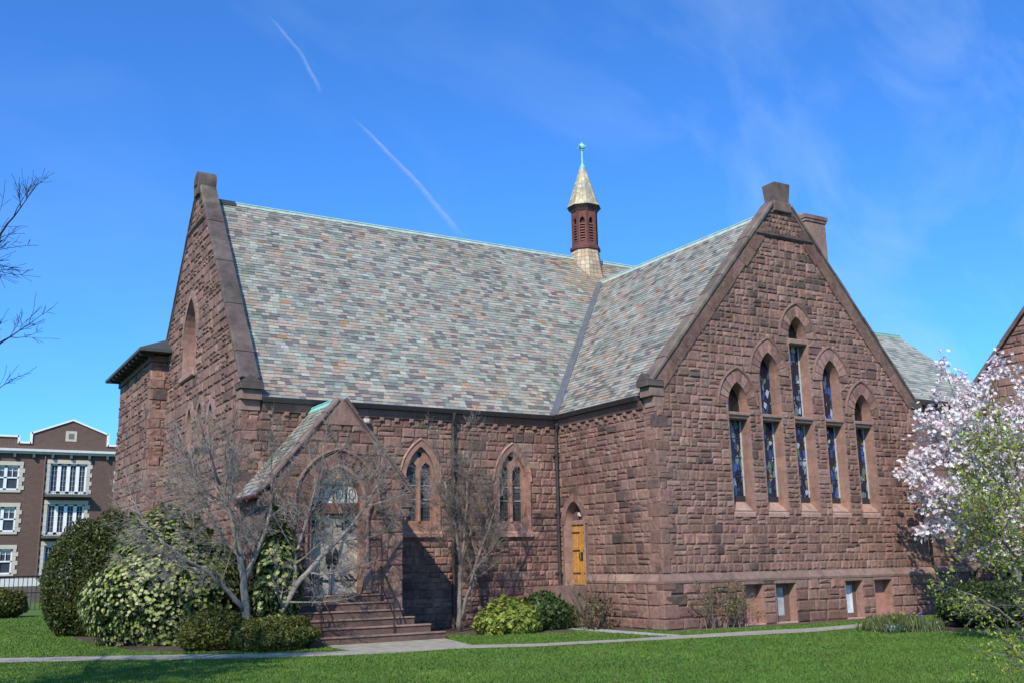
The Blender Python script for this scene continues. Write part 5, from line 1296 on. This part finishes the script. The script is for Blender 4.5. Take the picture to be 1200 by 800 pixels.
# iron stair rail
ir = thing('stair_railing', 'black iron stair railing rising behind the magnolia trunk', 'railing', (15.6, .9, 0))
b = MB(); k = (.02, .02, .022)
P0, P1 = Vector((-.6, 0, .95)), Vector((2.6, 0, 2.75)); b.tube([P0, P1, P1+Vector((.8, 0, 0))], .03, 6, k); b.tube([P0-Vector((0, 0, .8)), P1-Vector((0, 0, .85))], .02, 6, k); b.build('top_rail', METAL, ir)
for i in range(17):
    f = i/16; q = P0.lerp(P1, f); b = MB(); b.tube([q-Vector((0, 0, .82)), q], .013, 5, k); b.build('baluster', METAL, ir)
hs = thing('stone_stairs', 'brownstone side stairs under the iron railing', 'stairs', (15.6, 1.0, 0))
for i in range(10):
    b = MB(); b.box(-.4+.31*i, 3.2, -.25, .85, 0, .19*(i+1), jit((.27, .165, .13), .1)); b.build('step', DRESSED, hs)

# brick apartment block far left
AY = 50.0
apt = thing('apartment_building', 'three storey brown brick apartment block with white trimmed windows', 'building', (-11, AY, 0))
def mA(u, z, d): return (u+11, -d, z)
b = MB(); par = [(-26, 0), (3, 0), (3, 10.30), (-8.2, 10.30), (-8.2, 11.05), (-10.5, 11.95), (-13.0, 10.95), (-13.0, 10.30), (-13.75, 10.30), (-13.75, 10.70), (-16.2, 10.70), (-16.2, 10.30), (-26, 10.30)]
wins = []
for zc in (7.85, 5.15, 2.45):
    wins += [(-15.15, -13.55, zc-.62, zc+.98, 0), (-19.2, -17.6, zc-.62, zc+.98, 0), (-7.35, -5.9, zc-.62, zc+.98, 0), (-3.2, -1.6, zc-.62, zc+.98, 0)]
    wins += [(-11.70, -9.40, zc-.82, zc+1.18, 1)]
holes = [[(a, z0), (c, z0), (c, z1), (a, z1)] for a, c, z0, z1, _ in wins]
plate(par, holes, mA, -.4, 0, b, (1, 1, 1)); b.build('brick_wall', BRICK, apt)
b = MB(); b.box(-15, 14, .4, 14, 0, 10.2, (1, 1, 1)); b.build('rear_block', BRICK, apt)
TR_ = (.52, .47, .37); WH = (.78, .78, .76)
b = MB()
for (p, q) in zip(par[2:-1], par[3:]):
    (x0, z0), (x1, z1) = p, q
    if abs(x0-x1) < .01: b.mbox(mA, x0-.07, x0+.07, min(z0, z1), max(z0, z1)+.12, -.2, .1, WH)
    else:
        b.add([mA(x0, z0, -.3), mA(x1, z1, -.3), mA(x1, z1+.12, -.3), mA(x0, z0+.12, -.3), mA(x0, z0, .1), mA(x1, z1, .1), mA(x1, z1+.12, .1), mA(x0, z0+.12, .1)], [(0, 1, 2, 3), (4, 5, 6, 7), (3, 2, 6, 7), (0, 1, 5, 4)], WH)
b.build('parapet_cap', PAINT, apt)
b = MB(); b.mbox(mA, -26, 3, 9.62, 9.76, 0, .25, (.50, .48, .43)); b.mbox(mA, -26, 3, 9.763, 9.92, 0, .40, (.62, .60, .55)); b.build('cornice', PAINT, apt)
for x in np.arange(-25.5, 2.6, 1.15):
    b = MB(); b.mbox(mA, x, x+.14, 9.36, 9.615, 0, .3, (.10, .09, .085)); b.build('bracket', METAL, apt)
b = MB(); b.mbox(mA, -10.9, -10.2, 10.55, 11.25, 0, .03, TR_); b.mbox(mA, -10.72, -10.38, 10.72, 11.08, .03, .05, (.2, .14, .11)); b.build('crest_panel', PAINT, apt)
b = MB(); b.mbox(mA, -26, 3, 1.05, 1.55, 0, .12, (.62, .60, .55)); b.build('base_course', PAINT, apt); b = MB(); b.mbox(mA, -26, 3, 0, 1.045, 0, .10, (.12, .10, .085)); b.build('foundation', CONC, apt)
b = MB(); b.tube([mA(-12.05, 9.5, .12), mA(-12.05, 1.5, .12)], .05, 6, (.15, .08, .06)); b.build('drainpipe', METAL, apt)
for a, c, z0, z1, kd in wins:
    b = MB()
    b.mbox(mA, a-.22, c+.22, z1, z1+.26, -.02, .06, TR_); b.mbox(mA, a-.14, c+.14, z0-.16, z0, -.02, .08, TR_)
    for u0 in (a-.2, c):
        z = z0; q = 0
        while z < z1-.02:
            h = min(.28, z1-z); e = .0 if q % 2 else .13
            b.mbox(mA, u0-(e if u0 < a else 0), u0+.2+(e if u0 >= c else 0), z+.005, z+h-.005, -.02, .05, jit(TR_, .06)); z += h; q += 1
    f = b.build('stone_surround', PAINT, apt)
    wv = MB(); gl_ = MB(); cu = MB()
    if kd == 0:
        n = 2; xs = np.linspace(a, c, n+1)
        for x0, x1 in zip(xs[:-1], xs[1:]):
            for u0, u1, za, zb_ in ((x0, x0+.09, z0, z1), (x1-.09, x1, z0, z1), (x0, x1, z0, z0+.1), (x0, x1, z1-.1, z1), (x0, x1, (z0+z1)/2-.04, (z0+z1)/2+.05)): wv.mbox(mA, u0, u1, za, zb_, -.22, -.10, WH)
            gl_.mbox(mA, x0+.05, x1-.05, z0+.05, z1-.05, -.26, -.2, (.05, .06, .075))
            wv.mbox(mA, (x0+x1)/2-.02, (x0+x1)/2+.02, (z0+z1)/2, z1, -.2, -.13, WH)
            cu.mbox(mA, x0+.1, x1-.1, (z0+z1)/2+.45, z1-.1, -.199, -.19, (.42, .43, .44))
    else:
        n = 4; xs = np.linspace(a, c, n+1)
        for qi, (x0, x1) in enumerate(zip(xs[:-1], xs[1:])):
            for u0, u1, za, zb_ in ((x0, x0+.11, z0, z1), (x1-.11, x1, z0, z1), (x0, x1, z0, z0+.16), (x0, x1, z1-.1, z1)): wv.mbox(mA, u0, u1, za, zb_, -.22, -.10+.005*qi, WH)
            gl_.mbox(mA, x0+.05, x1-.05, z0+.05, z1-.05, -.26, -.2, (.06, .075, .10))
            wv.mbox(mA, (x0+x1)/2-.018, (x0+x1)/2+.018, z0, z1, -.2, -.14, (.3, .3, .3))
            for zz in np.linspace(z0+.16, z1-.1, 6)[1:-1]: wv.mbox(mA, x0, x1, zz-.014, zz+.014, -.2, -.145, (.3, .3, .3))
    wf = wv.build('window', PAINT, apt); gl_.build('pane', GLASS, wf)
    if cu.v: cu.build('curtain', CURTAIN, wf)
    if kd == 1:
        bl = MB(); bl.mbox(mA, a-.25, c+.25, z0-.24, z0-.08, 0, .75, (.10, .095, .09)); bo = bl.build('balcony', METAL, apt)
        rl = MB(); rl.mbox(mA, a-.22, c+.22, z0+.02, z0+.05, .68, .72, (.03, .03, .03))
        for x in np.arange(a-.2, c+.2, .16): rl.mbox(mA, x, x+.02, z0-.08, z0+.03, .69, .71, (.03, .03, .03))
        rl.build('balcony_rail', METAL, bo)
# railing in front of the apartments
fr = thing('iron_fence', 'black iron fence in front of the apartment block', 'fence', (-17.5, 36, 0))
b = MB(); b.tube([(-4, 0, 1.75), (5.2, 0, 1.75)], .04, 5, (.02, .02, .022)); b.tube([(-4, 0, .9), (5.2, 0, .9)], .03, 5, (.02, .02, .022)); b.build('fence_rail', METAL, fr)
pr = None
for i, x in enumerate(np.arange(-4, 5.2, .22)):
    if pr is None:
        b = MB(); b.tube([(0, 0, 0), (0, 0, 1.78)], .018, 4, (.02, .02, .022)); pr = b.build('baluster', METAL, fr); pr.location.x = x
    else: o = link(pr.copy(), fr); o.location.x = x

# ================================================================== contrail
def contrail():
    m = bpy.data.materials.new('vapour'); m.use_nodes = True; t = m.node_tree; t.nodes.clear()
    o = t.nodes.new('ShaderNodeOutputMaterial'); mx = t.nodes.new('ShaderNodeMixShader'); tr = t.nodes.new('ShaderNodeBsdfTransparent')
    df = t.nodes.new('ShaderNodeBsdfTranslucent'); d2 = t.nodes.new('ShaderNodeBsdfDiffuse'); ad = t.nodes.new('ShaderNodeMixShader'); ad.inputs[0].default_value = .5
    df.inputs[0].default_value = (.80, .90, .98, 1); d2.inputs[0].default_value = (.80, .90, .98, 1)
    t.links.new(df.outputs[0], ad.inputs[1]); t.links.new(d2.outputs[0], ad.inputs[2])
    at = t.nodes.new('ShaderNodeAttribute'); at.attribute_name = 'col'
    n = t.nodes.new('ShaderNodeTexNoise'); n.inputs['Scale'].default_value = .02; n.inputs['Detail'].default_value = 6; g = t.nodes.new('ShaderNodeNewGeometry'); t.links.new(g.outputs['Position'], n.inputs['Vector'])
    r = t.nodes.new('ShaderNodeValToRGB'); r.color_ramp.elements[0].position = .3; r.color_ramp.elements[0].color = (.6, .6, .6, 1); r.color_ramp.elements[1].position = .65
    t.links.new(n.outputs[0], r.inputs[0])
    mu = t.nodes.new('ShaderNodeMath'); mu.operation = 'MULTIPLY'; t.links.new(at.outputs['Fac'], mu.inputs[0]); t.links.new(r.outputs[0], mu.inputs[1]); t.links.new(mu.outputs[0], mx.inputs[0])
    t.links.new(tr.outputs[0], mx.inputs[1]); t.links.new(ad.outputs[0], mx.inputs[2]); t.links.new(mx.outputs[0], o.inputs[0])
    b = MB()
    for p, q, w0, w1, a0, a1 in (((700, 2518, 1500), (1020, 2915, 1500), 6, 11, .38, .32), ((1140, 3020, 1500), (2140, 4060, 1500), 8, 27, .54, .34)):
        p, q = Vector(p), Vector(q); d = (q-p); n_ = 40; side = d.normalized().cross(Vector((0, 0, 1))); vs = []; cs = []
        for i in range(n_+1):
            f = i/n_; c = p.lerp(q, f)+side*(16*sin(f*4)+2*sin(f*17)); w = (w0+(w1-w0)*f)*(1+.12*sin(i*1.7)); a = (a0+(a1-a0)*f)*min(1, f*6)*min(1, (1-f)*6)
            for s_ in (-1, -.5, 0, .5, 1): vs.append(tuple(c+side*(w*s_)+Vector((0, 0, (1-s_*s_)*w*.5)))); cs.append((a*(1-abs(s_))**.8,)*3)
        n0 = len(b.v); b.v += vs; b.c += cs
        for i in range(n_):
            for j in range(4): b.f.append((n0+i*5+j, n0+i*5+j+1, n0+(i+1)*5+j+1, n0+(i+1)*5+j))
    ob = b.build('contrail', m); tag(ob, 'thin broken white vapour trail slanting across the blue sky', 'contrail')
contrail()
